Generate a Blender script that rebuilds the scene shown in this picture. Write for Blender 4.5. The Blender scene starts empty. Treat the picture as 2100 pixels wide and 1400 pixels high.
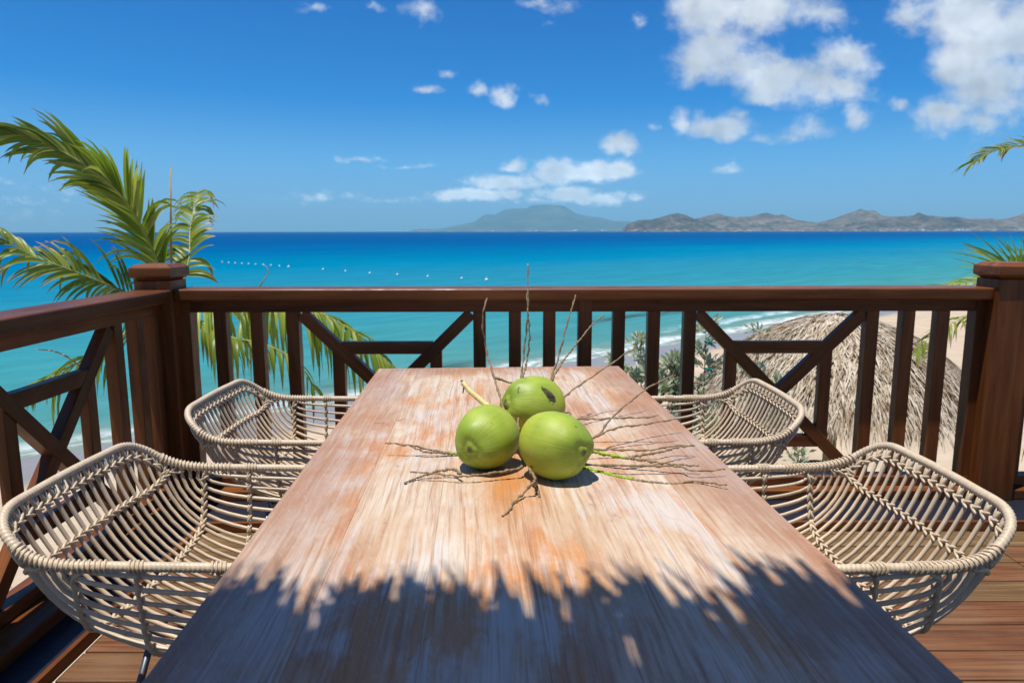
import bpy, bmesh, math, random
import numpy as np
from mathutils import Vector, Matrix, Euler, noise as mnoise

S = bpy.context.scene
COL = S.collection
R = math.radians
PI = math.pi
random.seed(7)

# ------------------------------------------------------------------ camera
F = 1450.0                       # focal length in photo pixels (photo 2100 x 1400)
CAM_Z = 1.31
PITCH = math.atan(226.0 / F)
cam_data = bpy.data.cameras.new('camera')
cam_data.sensor_width = 36.0
cam_data.lens = F / 2100.0 * 36.0
cam_data.clip_start = 0.02
cam_data.clip_end = 120000.0
cam_data.dof.use_dof = True
cam_data.dof.focus_distance = 1.72
cam_data.dof.aperture_fstop = 8.0
cam = bpy.data.objects.new('camera', cam_data)
COL.objects.link(cam)
CM = (Matrix.Translation((0, 0, CAM_Z)) @ Matrix.Rotation(PI / 2 - PITCH, 4, 'X')
      @ Matrix.Rotation(-0.0019, 4, 'Z'))
cam.matrix_world = CM
S.camera = cam
C3 = CM.to_3x3()
C0 = Vector((0, 0, CAM_Z))

def ray(px, py):
    return C3 @ Vector(((px - 1050) / F, -(py - 700) / F, -1.0))

def at_z(px, py, z):
    d = ray(px, py)
    return C0 + d * ((z - CAM_Z) / d.z)

def at_y(px, py, y):
    d = ray(px, py)
    return C0 + d * (y / d.y)

# ------------------------------------------------------------------ render look
S.view_settings.view_transform = 'Standard'
S.view_settings.look = 'None'
S.view_settings.gamma = 1.0
S.view_settings.use_curve_mapping = False
S.view_settings.exposure = 0.22
S.cycles.use_denoising = True
S.cycles.max_bounces = 8
S.cycles.diffuse_bounces = 4
S.cycles.glossy_bounces = 4
S.cycles.transparent_max_bounces = 8
S.cycles.volume_bounces = 0
S.cycles.caustics_reflective = False
S.cycles.caustics_refractive = False
S.cycles.sample_clamp_indirect = 8.0

# ------------------------------------------------------------------ node helper
class NT:
    def __init__(self, tree):
        self.t = tree
        self.n = tree.nodes
        self.l = tree.links
    def new(self, typ, **kw):
        nd = self.n.new(typ)
        for k, v in kw.items():
            setattr(nd, k, v)
        return nd
    def put(self, sock, val):
        if hasattr(val, 'is_output'):
            self.l.new(val, sock)
        else:
            if isinstance(val, (tuple, list)) and len(val) == 3 and sock.type == 'RGBA':
                val = (*val, 1.0)
            sock.default_value = val
    def math(self, op, a, b=None, c=None, clamp=False):
        nd = self.new('ShaderNodeMath', operation=op, use_clamp=clamp)
        self.put(nd.inputs[0], a)
        if b is not None: self.put(nd.inputs[1], b)
        if c is not None: self.put(nd.inputs[2], c)
        return nd.outputs[0]
    def vmath(self, op, a, b=None, out=0):
        nd = self.new('ShaderNodeVectorMath', operation=op)
        self.put(nd.inputs[0], a)
        if b is not None: self.put(nd.inputs[1], b)
        return nd.outputs[out]
    def noise(self, vec, scale, detail=4, rough=0.55, dist=0.0, out=0, dim='3D'):
        nd = self.new('ShaderNodeTexNoise', noise_dimensions=dim)
        self.put(nd.inputs['Vector'], vec)
        nd.inputs['Scale'].default_value = scale
        nd.inputs['Detail'].default_value = detail
        nd.inputs['Roughness'].default_value = rough
        nd.inputs['Distortion'].default_value = dist
        return nd.outputs[out]
    def ramp(self, fac, stops, interp='LINEAR'):
        nd = self.new('ShaderNodeValToRGB')
        cr = nd.color_ramp
        cr.interpolation = interp
        while len(cr.elements) < len(stops):
            cr.elements.new(0.5)
        for e, (p, c) in zip(cr.elements, stops):
            e.position = p
            e.color = (*c, 1.0) if len(c) == 3 else c
        self.put(nd.inputs[0], fac)
        return nd.outputs[0]
    def maprange(self, v, a, b, c=0.0, d=1.0, smooth=False):
        nd = self.new('ShaderNodeMapRange')
        if smooth: nd.interpolation_type = 'SMOOTHSTEP'
        self.put(nd.inputs[0], v)
        for i, x in enumerate((a, b, c, d)):
            nd.inputs[1 + i].default_value = x
        return nd.outputs[0]
    def mix(self, fac, a, b, mode='MIX'):
        nd = self.new('ShaderNodeMix', data_type='RGBA', blend_type=mode)
        self.put(nd.inputs[0], fac)
        self.put(nd.inputs[6], a)
        self.put(nd.inputs[7], b)
        return nd.outputs[2]
    def sep(self, v):
        nd = self.new('ShaderNodeSeparateXYZ')
        self.put(nd.inputs[0], v)
        return nd.outputs
    def comb(self, x, y, z):
        nd = self.new('ShaderNodeCombineXYZ')
        for i, v in enumerate((x, y, z)):
            self.put(nd.inputs[i], v)
        return nd.outputs[0]

# ------------------------------------------------------------------ sun and sky
SUNV = Vector((-0.16, -0.10, 1.0)).normalized()        # towards the sun
sun_data = bpy.data.lights.new('sun', 'SUN')
sun_data.energy = 5.0
sun_data.angle = R(0.53)
sun_data.color = (1.0, 0.955, 0.88)
sun = bpy.data.objects.new('sun', sun_data)
COL.objects.link(sun)
sun.rotation_euler = SUNV.to_track_quat('Z', 'Y').to_euler()

world = bpy.data.worlds.new('World')
S.world = world
world.use_nodes = True
W = NT(world.node_tree)
W.n.clear()
sky = W.new('ShaderNodeTexSky', sky_type='NISHITA')
sky.sun_disc = False
sky.sun_elevation = math.asin(SUNV.z)
sky.sun_rotation = math.atan2(SUNV.x, SUNV.y)
sky.altitude = 0
sky.air_density = 1.0
sky.dust_density = 0.35
sky.ozone_density = 2.4
# colour response of the photograph: deep polarised blue overhead to pale blue at the horizon, by the sky's own luminance
bw_ = W.new('ShaderNodeRGBToBW')
W.put(bw_.inputs[0], sky.outputs[0])
lum = W.math('MULTIPLY', bw_.outputs[0], 0.1)
grade = W.ramp(lum, [(0.0, (0.0, 0.03, 0.18)), (0.26, (0.0, 0.12, 0.47)), (0.385, (0.0, 0.215, 0.655)), (0.51, (0.095, 0.39, 0.79)), (0.64, (0.185, 0.46, 0.78)), (1.0, (0.45, 0.66, 0.88))])
SKYC = W.vmath('SCALE', grade)
SKYC.node.inputs['Scale'].default_value = 9.8
tc = W.new('ShaderNodeTexCoord')
dx, dy, dz = W.sep(tc.outputs['Generated'])
dyc = W.math('MAXIMUM', dy, 0.15)
U = W.math('DIVIDE', dx, dyc)
V = W.math('DIVIDE', dz, dyc)
uv = W.comb(U, V, 0.0)
n1 = W.noise(uv, 9.0, 3, 0.5, out=1)
n2 = W.noise(uv, 34.0, 5, 0.6, out=1)
w1 = W.vmath('SCALE', W.vmath('SUBTRACT', n1, (0.5, 0.5, 0.5)))
w1.node.inputs['Scale'].default_value = 0.060
w2 = W.vmath('SCALE', W.vmath('SUBTRACT', n2, (0.5, 0.5, 0.5)))
w2.node.inputs['Scale'].default_value = 0.030
wk = W.maprange(V, 0.03, 0.20, 0.22, 1.0)
wsum = W.vmath('MULTIPLY', W.vmath('ADD', w1, w2), W.comb(wk, wk, wk))
uvw = W.vmath('MULTIPLY', W.vmath('ADD', uv, wsum), (1, 1, 0))
# clouds, where the photograph has them: centre, half width, half height (photo px), thickness
CLOUDS = [
 (1466, 26, 95, 55, 1.0), (1555, 22, 115, 60, 1.0), (1663, 38, 75, 34, .8), (1466, 100, 85, 55, 1.0),
 (1440, 141, 55, 34, .8), (1505, 143, 70, 52, .85), (1545, 190, 60, 28, .6),
 (1628, 165, 125, 55, 1.1), (1735, 105, 66, 42, 1.0), (1730, 172, 55, 32, .9), (1560, 203, 66, 18, .8),
 (1401, 248, 28, 27, .75), (1478, 266, 66, 26, .95), (1505, 240, 28, 26, .8), (1560, 291, 36, 12, .45),
 (1667, 272, 60, 20, .42), (1751, 245, 32, 32, .75), (1620, 285, 40, 12, .35),
 (1993, 26, 125, 66, 1.0), (1869, 34, 62, 30, .7), (2070, 70, 110, 80, 1.1), (1963, 132, 62, 56, 1.0),
 (2046, 165, 115, 80, 1.15), (1930, 228, 66, 46, .95), (2010, 240, 70, 30, .7), (1843, 210, 24, 14, .6),
 (2160, 150, 120, 90, 1.1), (2150, 20, 120, 60, 1.0),
 (1268, 300, 42, 24, .8), (1318, 30, 26, 19, .6), (1341, 257, 20, 14, .5), (1496, 341, 42, 12, .7),
 (1150, 350, 58, 24, 1.25), (1205, 352, 86, 20, 1.25), (1262, 355, 48, 18, 1.2), (1050, 342, 34, 14, .95),
 (1030, 374, 70, 17, 1.1), (1090, 372, 34, 15, .9), (970, 399, 86, 14, 1.15), (1040, 397, 44, 13, 1.0), (1160, 396, 66, 17, 1.2),
 (1225, 405, 76, 15, 1.1), (1130, 410, 120, 9, .45), (880, 405, 80, 7, .35), (800, 412, 70, 6, .3),
 (645, 4, 40, 16, .75), (770, 10, 38, 13, .5), (875, 14, 42, 20, .55), (1110, 8, 70, 17, .5), (1120, 40, 24, 12, .35),
 (1035, 193, 34, 29, .85), (978, 183, 22, 17, .65), (862, 185, 34, 11, .6), (1110, 205, 20, 15, .55), (918, 154, 16, 7, .4),
 (740, 326, 60, 6, .34), (840, 341, 60, 4, .34), (650, 402, 70, 11, .34), (60, 440, 90, 16, .28), (130, 388, 46, 9, .25),
 (20, 376, 40, 8, .25), (60, 415, 60, 8, .22),
 (420, -90, 190, 40, .9), (1150, -130, 260, 60, 1.), (1750, -180, 340, 110, 1.), (2500, 120, 260, 120, 1.),
 (2420, 340, 120, 26, .9), (2800, -120, 300, 120, 1.), (-420, 40, 220, 60, .9), (-300, 380, 160, 22, .8),
 (-900, 220, 300, 70, .9), (3100, 300, 300, 60, .9),
]
dens = None
for (cx, cy, hw, hh, st) in CLOUDS:
    if hw > 50 and st > 0.75: hw, hh = hw * 1.16, hh * 1.14
    d0 = ray(cx, cy); dxx = ray(cx + hw, cy); dyy = ray(cx, cy - hh)
    u0, v0 = d0.x / d0.y, d0.z / d0.y
    su = abs(dxx.x / dxx.y - u0); sv = abs(dyy.z / dyy.y - v0)
    # soft-edged ellipse: thickness * (1.15 - distance)
    ma = W.new('ShaderNodeVectorMath', operation='MULTIPLY_ADD')
    W.put(ma.inputs[0], uvw)
    ma.inputs[1].default_value = (1 / su, 1 / sv, 0)
    ma.inputs[2].default_value = (-u0 / su, -v0 / sv, 0)
    ln = W.vmath('LENGTH', ma.outputs[0], out=1)
    b = W.math('MULTIPLY_ADD', ln, -st, st * 1.15)
    dens = b if dens is None else W.math('SMOOTH_MAX', dens, b, 0.12)
det = W.noise(uv, 14.0, 8, 0.54)
det2 = W.noise(W.vmath('ADD', uv, (3.1, 1.7, 0)), 7.5, 4, 0.55)
det3 = W.noise(W.vmath('MULTIPLY', uv, (1.0, 1.5, 1.0)), 48.0, 7, 0.6)
dlow = W.maprange(V, 0.04, 0.14)
detm = W.math('ADD', W.math('MULTIPLY', W.math('SUBTRACT', det, 0.5), dlow), W.math('MULTIPLY', W.math('SUBTRACT', det3, 0.5), W.math('MULTIPLY_ADD', dlow, -0.65, 1.0)))
dd = W.math('ADD', dens, W.math('MULTIPLY', detm, 1.9))
alpha = W.maprange(dd, -0.02, 0.95, 0, 1, True)
shade = W.math('ADD', W.math('MULTIPLY', W.math('SUBTRACT', det2, 0.40), 2.0),
               W.math('MULTIPLY', W.maprange(dens, 0.45, 1.1), 0.38), clamp=True)
sh1 = W.noise(uv, 11.0, 3, 0.5)
sh2 = W.noise(W.vmath('ADD', uv, (0.006, 0.016, 0)), 11.0, 3, 0.5)
relief = W.math('MULTIPLY', W.math('SUBTRACT', sh1, sh2), 1.3)
cc = W.mix(shade, (7.4, 7.7, 8.1), (4.0, 4.8, 5.8))
rel = W.math('MULTIPLY', W.math('ADD', 1.0, relief), W.maprange(V, 0.04, 0.13, 1.75, 1.0))
cc = W.vmath('MULTIPLY', cc, W.comb(rel, rel, rel))
front = W.math('MULTIPLY', W.maprange(dy, 0.15, 0.3), W.maprange(V, -0.02, 0.0))
alpha = W.math('MULTIPLY', W.math('MULTIPLY', alpha, front), 0.95)
skyc = W.mix(alpha, SKYC, cc)
bg = W.new('ShaderNodeBackground')
bg.inputs['Strength'].default_value = 0.10
W.put(bg.inputs['Color'], skyc)
wo = W.new('ShaderNodeOutputWorld')
W.l.new(bg.outputs[0], wo.inputs['Surface'])
world.cycles.sampling_method = 'MANUAL'
world.cycles.sample_map_resolution = 512

# ------------------------------------------------------------------ object helpers
def tag(o, label=None, cat=None, group=None, kind=None):
    if label: o['label'] = label
    if cat: o['category'] = cat
    if group: o['group'] = group
    if kind: o['kind'] = kind
    return o

def empty(name, loc=(0, 0, 0), rz=0.0, label=None, cat=None, group=None):
    o = bpy.data.objects.new(name, None)
    o.empty_display_size = 0.1
    COL.objects.link(o)
    o.location = loc
    o.rotation_euler = (0, 0, rz)
    return tag(o, label, cat, group)

def link(name, me, mat=None, parent=None, loc=(0, 0, 0), rot=(0, 0, 0), scale=None):
    o = bpy.data.objects.new(name, me)
    COL.objects.link(o)
    o.location = loc
    o.rotation_euler = rot
    if scale is not None: o.scale = scale
    if mat is not None and len(me.materials) == 0:
        me.materials.append(mat)
    if parent is not None: o.parent = parent
    return o

def mesh(name, v, f, smooth=False):
    me = bpy.data.meshes.new(name)
    me.from_pydata([tuple(p) for p in v], [], f)
    if smooth:
        me.polygons.foreach_set('use_smooth', [True] * len(me.polygons))
    me.update()
    return me

_boxes = {}
def box(dx, dy, dz, mat, bev=0.004, seg=2):
    """box mesh centred on its origin, long axis along X for the grain"""
    key = (round(dx, 4), round(dy, 4), round(dz, 4), mat.name, bev, seg)
    if key in _boxes: return _boxes[key]
    bm = bmesh.new()
    bmesh.ops.create_cube(bm, size=1.0)
    for v in bm.verts:
        v.co = (v.co.x * dx, v.co.y * dy, v.co.z * dz)
    if bev > 0:
        bmesh.ops.bevel(bm, geom=bm.edges[:], offset=bev, segments=seg, profile=0.6, affect='EDGES')
    me = bpy.data.meshes.new('piece')
    bm.to_mesh(me); bm.free()
    me.materials.append(mat)
    if seg > 1:
        me.polygons.foreach_set('use_smooth', [p.area < bev * 6 * max(dx, dy, dz) and False for p in me.polygons])
    _boxes[key] = me
    return me

def catmull(pts, n):
    P = [Vector(p) for p in pts]
    P = [P[0] * 2 - P[1]] + P + [P[-1] * 2 - P[-2]]
    out = []
    segs = len(P) - 3
    for i in range(n):
        t = i / (n - 1) * segs
        k = min(int(t), segs - 1)
        t -= k
        a, b, c, d = P[k:k + 4]
        out.append(0.5 * ((2 * b) + (c - a) * t + (2 * a - 5 * b + 4 * c - d) * t * t + (3 * b - a - 3 * c + d) * t ** 3))
    return out

def resample(P, n):
    L = [0.0]
    for a, b in zip(P, P[1:]): L.append(L[-1] + (b - a).length)
    out = []; k = 0
    for i in range(n):
        s = L[-1] * i / (n - 1)
        while k < len(L) - 2 and L[k + 1] < s: k += 1
        t = (s - L[k]) / max(1e-9, L[k + 1] - L[k])
        out.append(P[k].lerp(P[k + 1], t))
    return out

def frames(P, closed=False):
    n = len(P); T = []
    for i in range(n):
        a = P[(i - 1) % n] if closed else P[max(i - 1, 0)]
        b = P[(i + 1) % n] if closed else P[min(i + 1, n - 1)]
        T.append((b - a).normalized())
    ref = Vector((0, 0, 1)) if abs(T[0].z) < 0.9 else Vector((1, 0, 0))
    N = [(ref - T[0] * ref.dot(T[0])).normalized()]
    for i in range(1, n):
        v = N[-1] - T[i] * N[-1].dot(T[i])
        N.append(v.normalized())
    return T, N

class MB:
    def __init__(self):
        self.v = []; self.f = []
    def tube(self, P, rad, sides=6, closed=False, cap=True):
        T, N = frames(P, closed)
        b0 = len(self.v); n = len(P)
        for i, p in enumerate(P):
            r = rad(i / (n - 1)) if callable(rad) else rad
            B = T[i].cross(N[i])
            for s in range(sides):
                a = 2 * PI * s / sides
                self.v.append(p + N[i] * (math.cos(a) * r) + B * (math.sin(a) * r))
        for i in range(n if closed else n - 1):
            for s in range(sides):
                s2 = (s + 1) % sides
                j = (i + 1) % n
                self.f.append((b0 + i * sides + s, b0 + i * sides + s2, b0 + j * sides + s2, b0 + j * sides + s))
        if cap and not closed:
            self.f.append(tuple(b0 + s for s in reversed(range(sides))))
            self.f.append(tuple(b0 + (n - 1) * sides + s for s in range(sides)))
    def blob(self, c, ax, ln, r, sides=6, flat=1.0, nrm=None):
        """capsule-like ellipsoid along ax"""
        ax = ax.normalized()
        ref = nrm if nrm is not None else (Vector((0, 0, 1)) if abs(ax.z) < .9 else Vector((1, 0, 0)))
        n = (ref - ax * ref.dot(ax)).normalized()
        b = ax.cross(n)
        b0 = len(self.v)
        rows = [(-.86, .5), (-.4, .95), (.4, .95), (.86, .5)]
        self.v.append(c - ax * ln)
        for h, k in rows:
            for s in range(sides):
                a = 2 * PI * s / sides
                self.v.append(c + ax * (ln * h) + n * (math.cos(a) * r * k * flat) + b * (math.sin(a) * r * k))
        self.v.append(c + ax * ln)
        last = len(self.v) - 1
        for s in range(sides):
            s2 = (s + 1) % sides
            self.f.append((b0, b0 + 1 + s2, b0 + 1 + s))
            for k in range(3):
                q = b0 + 1 + k * sides
                self.f.append((q + s, q + s2, q + sides + s2, q + sides + s))
            q = b0 + 1 + 3 * sides
            self.f.append((q + s, q + s2, last))
    def mesh(self, name, smooth=True):
        return mesh(name, self.v, self.f, smooth)

# ------------------------------------------------------------------ materials
def new_mat(name):
    m = bpy.data.materials.new(name)
    m.use_nodes = True
    t = NT(m.node_tree)
    p = t.n['Principled BSDF']
    return m, t, p

def bump(t, p, h, strength=0.3, dist=0.01):
    b = t.new('ShaderNodeBump')
    b.inputs['Strength'].default_value = strength
    b.inputs['Distance'].default_value = dist
    t.put(b.inputs['Height'], h)
    t.l.new(b.outputs[0], p.inputs['Normal'])

def objvec(t, scale, rnd=7.0):
    tcn = t.new('ShaderNodeTexCoord')
    oi = t.new('ShaderNodeObjectInfo')
    off = t.math('MULTIPLY', oi.outputs['Random'], rnd)
    v = t.vmath('ADD', tcn.outputs['Object'], t.comb(off, off, off))
    return t.vmath('MULTIPLY', v, scale), oi.outputs['Random'], tcn.outputs['Object']

def mat_railwood():
    m, t, p = new_mat('varnished_wood')
    v, rnd, ob = objvec(t, (1.6, 22, 22))
    n = t.noise(v, 1.0, 6, 0.6, 0.6)
    c = t.ramp(n, [(0.25, (0.078, 0.0225, 0.0055)), (0.5, (0.170, 0.052, 0.0125)), (0.78, (0.27, 0.095, 0.025))])
    val = t.math('MULTIPLY_ADD', rnd, 0.5, 0.75)
    c = t.vmath('MULTIPLY', c, t.comb(val, val, val))
    v2 = t.vmath('MULTIPLY', ob, (4, 4, 4))
    scr = t.noise(t.vmath('MULTIPLY', ob, (5, 220, 220)), 1.0, 3, 0.7)
    fine = t.maprange(scr, 0.62, 0.75)
    c = t.mix(t.math('MULTIPLY', fine, 0.35), c, (0.2, 0.10, 0.055))
    crack = t.noise(t.vmath('MULTIPLY', v, (0.55, 1.6, 1.6)), 1.0, 2, 0.5)
    ck = t.maprange(t.math('ABSOLUTE', t.math('SUBTRACT', crack, 0.5)), 0.0, 0.006, 1, 0)
    gate = t.maprange(t.noise(ob, 2.3, 2), 0.52, 0.6)
    ckm = t.math('MULTIPLY', ck, gate)
    c = t.mix(t.math('MULTIPLY', ckm, 0.8), c, (0.01, 0.004, 0.002))
    t.put(p.inputs['Base Color'], c)
    rg = t.maprange(t.noise(v2, 3.0, 4), 0.3, 0.7, 0.28, 0.50)
    t.put(p.inputs['Roughness'], rg)
    p.inputs['Specular IOR Level'].default_value = 0.22
    h = t.math('SUBTRACT', n, t.math('MULTIPLY', ckm, 1.5))
    bump(t, p, h, 0.25, 0.002)
    return m

def mat_deck():
    m, t, p = new_mat('deck_wood')
    v, rnd, ob = objvec(t, (1.6, 45, 45))
    n = t.noise(v, 1.0, 7, 0.62, 0.8)
    n2 = t.noise(t.vmath('MULTIPLY', v, (0.6, 6, 6)), 1.0, 4, 0.7)
    c = t.ramp(n, [(0.3, (0.060, 0.020, 0.006)), (0.5, (0.145, 0.050, 0.013)), (0.7, (0.22, 0.092, 0.028))])
    c2 = t.ramp(n, [(0.3, (0.075, 0.038, 0.012)), (0.5, (0.150, 0.082, 0.027)), (0.7, (0.22, 0.135, 0.050))])
    c = t.mix(t.maprange(rnd, 0.35, 0.65), c, c2)
    c = t.mix(t.maprange(n2, 0.58, 0.72, 0, .55), c, (0.05, 0.02, 0.012))
    dirt = t.maprange(t.noise(ob, 3.5, 5, 0.6), 0.45, 0.75, 0, 0.35)
    c = t.mix(dirt, c, (0.22, 0.145, 0.075))
    t.put(p.inputs['Base Color'], c)
    t.put(p.inputs['Roughness'], t.maprange(n, 0.3, 0.7, 0.45, 0.7))
    bump(t, p, t.math('ADD', n, t.math('MULTIPLY', n2, 0.6)), 0.4, 0.002)
    return m

def mat_table():
    m, t, p = new_mat('weathered_table_wood')
    v, rnd, ob = objvec(t, (0.0, 0.0, 0.0))
    uvn = t.new('ShaderNodeUVMap'); uvn.uv_map = 'top'
    ux, uy, _ = t.sep(uvn.outputs[0])
    X = t.math('MULTIPLY', ux, 1.0)                     # metres across
    Y = t.math('MULTIPLY', uy, 2.45)                    # metres along
    off = t.math('MULTIPLY', rnd, 3.0)
    sl = t.math('MULTIPLY', rnd, 0.10)                  # stains shift a little from board to board
    P = t.comb(t.math('ADD', X, sl), t.math('ADD', Y, t.math('MULTIPLY', rnd, 0.25)), 0.0)
    G = t.comb(t.math('ADD', X, off), t.math('ADD', Y, off), 0.0)
    wn = t.noise(t.vmath('MULTIPLY', G, (2.5, 1.5, 1)), 1.0, 3, 0.5, out=1)
    wn = t.vmath('MULTIPLY', t.vmath('SUBTRACT', wn, (0.5, 0.5, 0.5)), (0.035, 0.0, 0.0))
    g = t.vmath('ADD', G, wn)
    grain = t.noise(t.vmath('MULTIPLY', g, (115, 3.0, 1)), 1.0, 7, 0.68)
    streak = t.noise(t.vmath('MULTIPLY', g, (30, 1.9, 1)), 1.0, 5, 0.62)
    cath = t.noise(t.vmath('MULTIPLY', t.vmath('ADD', g, (3, 8, 0)), (9, 0.9, 1)), 1.0, 3, 0.5)
    rings = t.math('FRACT', t.math('MULTIPLY', cath, 16.0))
    rings = t.maprange(t.math('ABSOLUTE', t.math('SUBTRACT', rings, 0.5)), 0.0, 0.5)
    def blotch(o, sc, det=5, r=0.6):
        return t.noise(t.vmath('MULTIPLY', t.vmath('ADD', P, o), sc), 1.0, det, r)
    pale = blotch((0, 0, 0), (4.2, 1.9, 1), 6, 0.62)
    warm = blotch((7, 3, 0), (5.5, 2.3, 1), 6, 0.62)
    red = blotch((2, 9, 0), (4.4, 2.0, 1), 6, 0.62)
    grey = blotch((11, 5, 0), (5.0, 2.6, 1), 6, 0.62)
    def mixn(a, b, k):
        return t.math('ADD', t.math('MULTIPLY', a, 1 - k), t.math('MULTIPLY', b, k))
    g2 = t.noise(t.vmath('MULTIPLY', t.vmath('ADD', g, (1, 4, 0)), (62, 1.3, 1)), 1.0, 6, 0.6)
    g2s = t.math('MULTIPLY', t.math('SUBTRACT', g2, 0.5), 0.46)
    gs = t.math('MULTIPLY', t.math('SUBTRACT', streak, 0.5), 0.34)
    wob = t.math('ADD', g2s, gs)
    def patch(n, lo, hi, amt):
        return t.maprange(t.math('ADD', n, wob), lo, hi, 0, amt)
    base = t.ramp(t.math('ADD', pale, wob), [(0.30, (0.50, 0.325, 0.195)), (0.45, (0.60, 0.46, 0.325)), (0.58, (0.66, 0.575, 0.46)), (0.75, (0.69, 0.645, 0.565))])
    base = t.mix(patch(red, 0.49, 0.62, 0.74), base, (0.45, 0.205, 0.10))
    base = t.mix(patch(warm, 0.495, 0.62, 0.82), base, (0.60, 0.27, 0.085))
    base = t.mix(patch(grey, 0.50, 0.61, 0.80), base, (0.63, 0.62, 0.59))
    # reddish finish left near the rim of the top
    ed = t.math('MINIMUM', t.math('MINIMUM', ux, t.math('SUBTRACT', 1.0, ux)), t.math('MULTIPLY', t.math('SUBTRACT', 1.0, uy), 2.0))
    em = t.maprange(t.math('ADD', ed, t.math('MULTIPLY', t.math('SUBTRACT', pale, 0.5), 0.5)), 0.0, 0.22, 0.75, 0.0, True)
    base = t.mix(em, base, t.mix(streak, (0.27, 0.125, 0.075), (0.45, 0.27, 0.18)))
    # strong orange streak on a board in the middle
    q = t.vmath('MULTIPLY', t.vmath('ADD', t.comb(ux, uy, 0), (-0.475, -0.46, 0)), (16.0, 5.0, 0))
    q = t.vmath('ADD', q, t.vmath('MULTIPLY', t.vmath('SUBTRACT', t.noise(t.vmath('MULTIPLY', P, (14, 6, 1)), 1.0, 4, out=1), (0.5, .5, .5)), (2.0, .9, 0)))
    sm = t.maprange(t.vmath('LENGTH', q, out=1), 0.15, 1.3, 0.9, 0.0, True)
    base = t.mix(sm, base, t.mix(grain, (0.44, 0.145, 0.02), (0.64, 0.30, 0.08)))
    # annual rings, pores and pale raised fibres
    base = t.mix(t.math('MULTIPLY', t.maprange(rings, 0.0, 0.35, 1, 0), 0.16), base, (0.34, 0.17, 0.09))
    base = t.mix(t.maprange(grain, 0.52, 0.66, 0, 0.70), base, (0.33, 0.17, 0.09))
    base = t.mix(t.maprange(grain, 0.45, 0.34, 0, 0.30), base, (0.74, 0.66, 0.57))
    ln_ = t.noise(t.vmath('MULTIPLY', t.vmath('ADD', g, (6, 2, 0)), (48, 0.55, 1)), 1.0, 3, 0.5)
    lnm = t.maprange(t.math('ABSOLUTE', t.math('SUBTRACT', ln_, 0.5)), 0.0, 0.022, 0.55, 0.0)
    base = t.mix(t.math('MULTIPLY', lnm, t.maprange(pale, 0.40, 0.60)), base, (0.36, 0.175, 0.075))
    # fine cross hatching from sanding
    hat = t.noise(t.vmath('MULTIPLY', t.comb(t.math('ADD', X, t.math('MULTIPLY', Y, 0.5)), Y, 0), (260, 40, 1)), 1.0, 3, 0.6)
    base = t.mix(t.maprange(hat, 0.56, 0.72, 0, 0.25), base, (0.72, 0.66, 0.60))
    # spilled drops
    vo = t.new('ShaderNodeTexVoronoi'); vo.inputs['Scale'].default_value = 8.0
    t.put(vo.inputs['Vector'], t.vmath('ADD', P, t.vmath('MULTIPLY', t.noise(P, 25, 2, out=1), (0.02, 0.02, 0))))
    keep = t.maprange(t.sep(vo.outputs['Color'])[0], 0.74, 0.76)
    dm = t.math('MULTIPLY', t.math('MULTIPLY', t.maprange(vo.outputs['Distance'], 0.05, 0.10, 1, 0), keep), 0.55)
    base = t.mix(dm, base, (0.46, 0.215, 0.06))
    rk = blotch((5, 2, 0), (9.0, 7.0, 1), 6, 0.68)
    base = t.mix(t.maprange(rk, 0.66, 0.72, 0, 0.6), base, (0.15, 0.095, 0.065))
    base = t.vmath('MULTIPLY', base, (0.90, 0.84, 0.78))
    t.put(p.inputs['Base Color'], base)
    t.put(p.inputs['Roughness'], t.maprange(grain, 0.3, 0.7, 0.42, 0.62))
    p.inputs['Specular IOR Level'].default_value = 0.32
    bump(t, p, t.math('ADD', grain, t.math('MULTIPLY', streak, 0.5)), 0.4, 0.0012)
    return m

def mat_simple(name, col, rough=0.5, var=0.25, scale=30.0, metallic=0.0, bmp=0.0, spec=0.5, rnd_amt=0.0):
    m, t, p = new_mat(name)
    v, rnd, ob = objvec(t, (1, 1, 1))
    n = t.noise(v, scale, 4, 0.6)
    f = t.math('MULTIPLY_ADD', t.math('SUBTRACT', n, 0.5), 2 * var, 1.0)
    if rnd_amt:
        f = t.math('MULTIPLY', f, t.math('MULTIPLY_ADD', rnd, 2 * rnd_amt, 1 - rnd_amt))
    c = t.vmath('MULTIPLY', tuple(col), t.comb(f, f, f))
    t.put(p.inputs['Base Color'], c)
    p.inputs['Roughness'].default_value = rough
    p.inputs['Metallic'].default_value = metallic
    p.inputs['Specular IOR Level'].default_value = spec
    if bmp: bump(t, p, n, bmp, 0.004)
    return m

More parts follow.
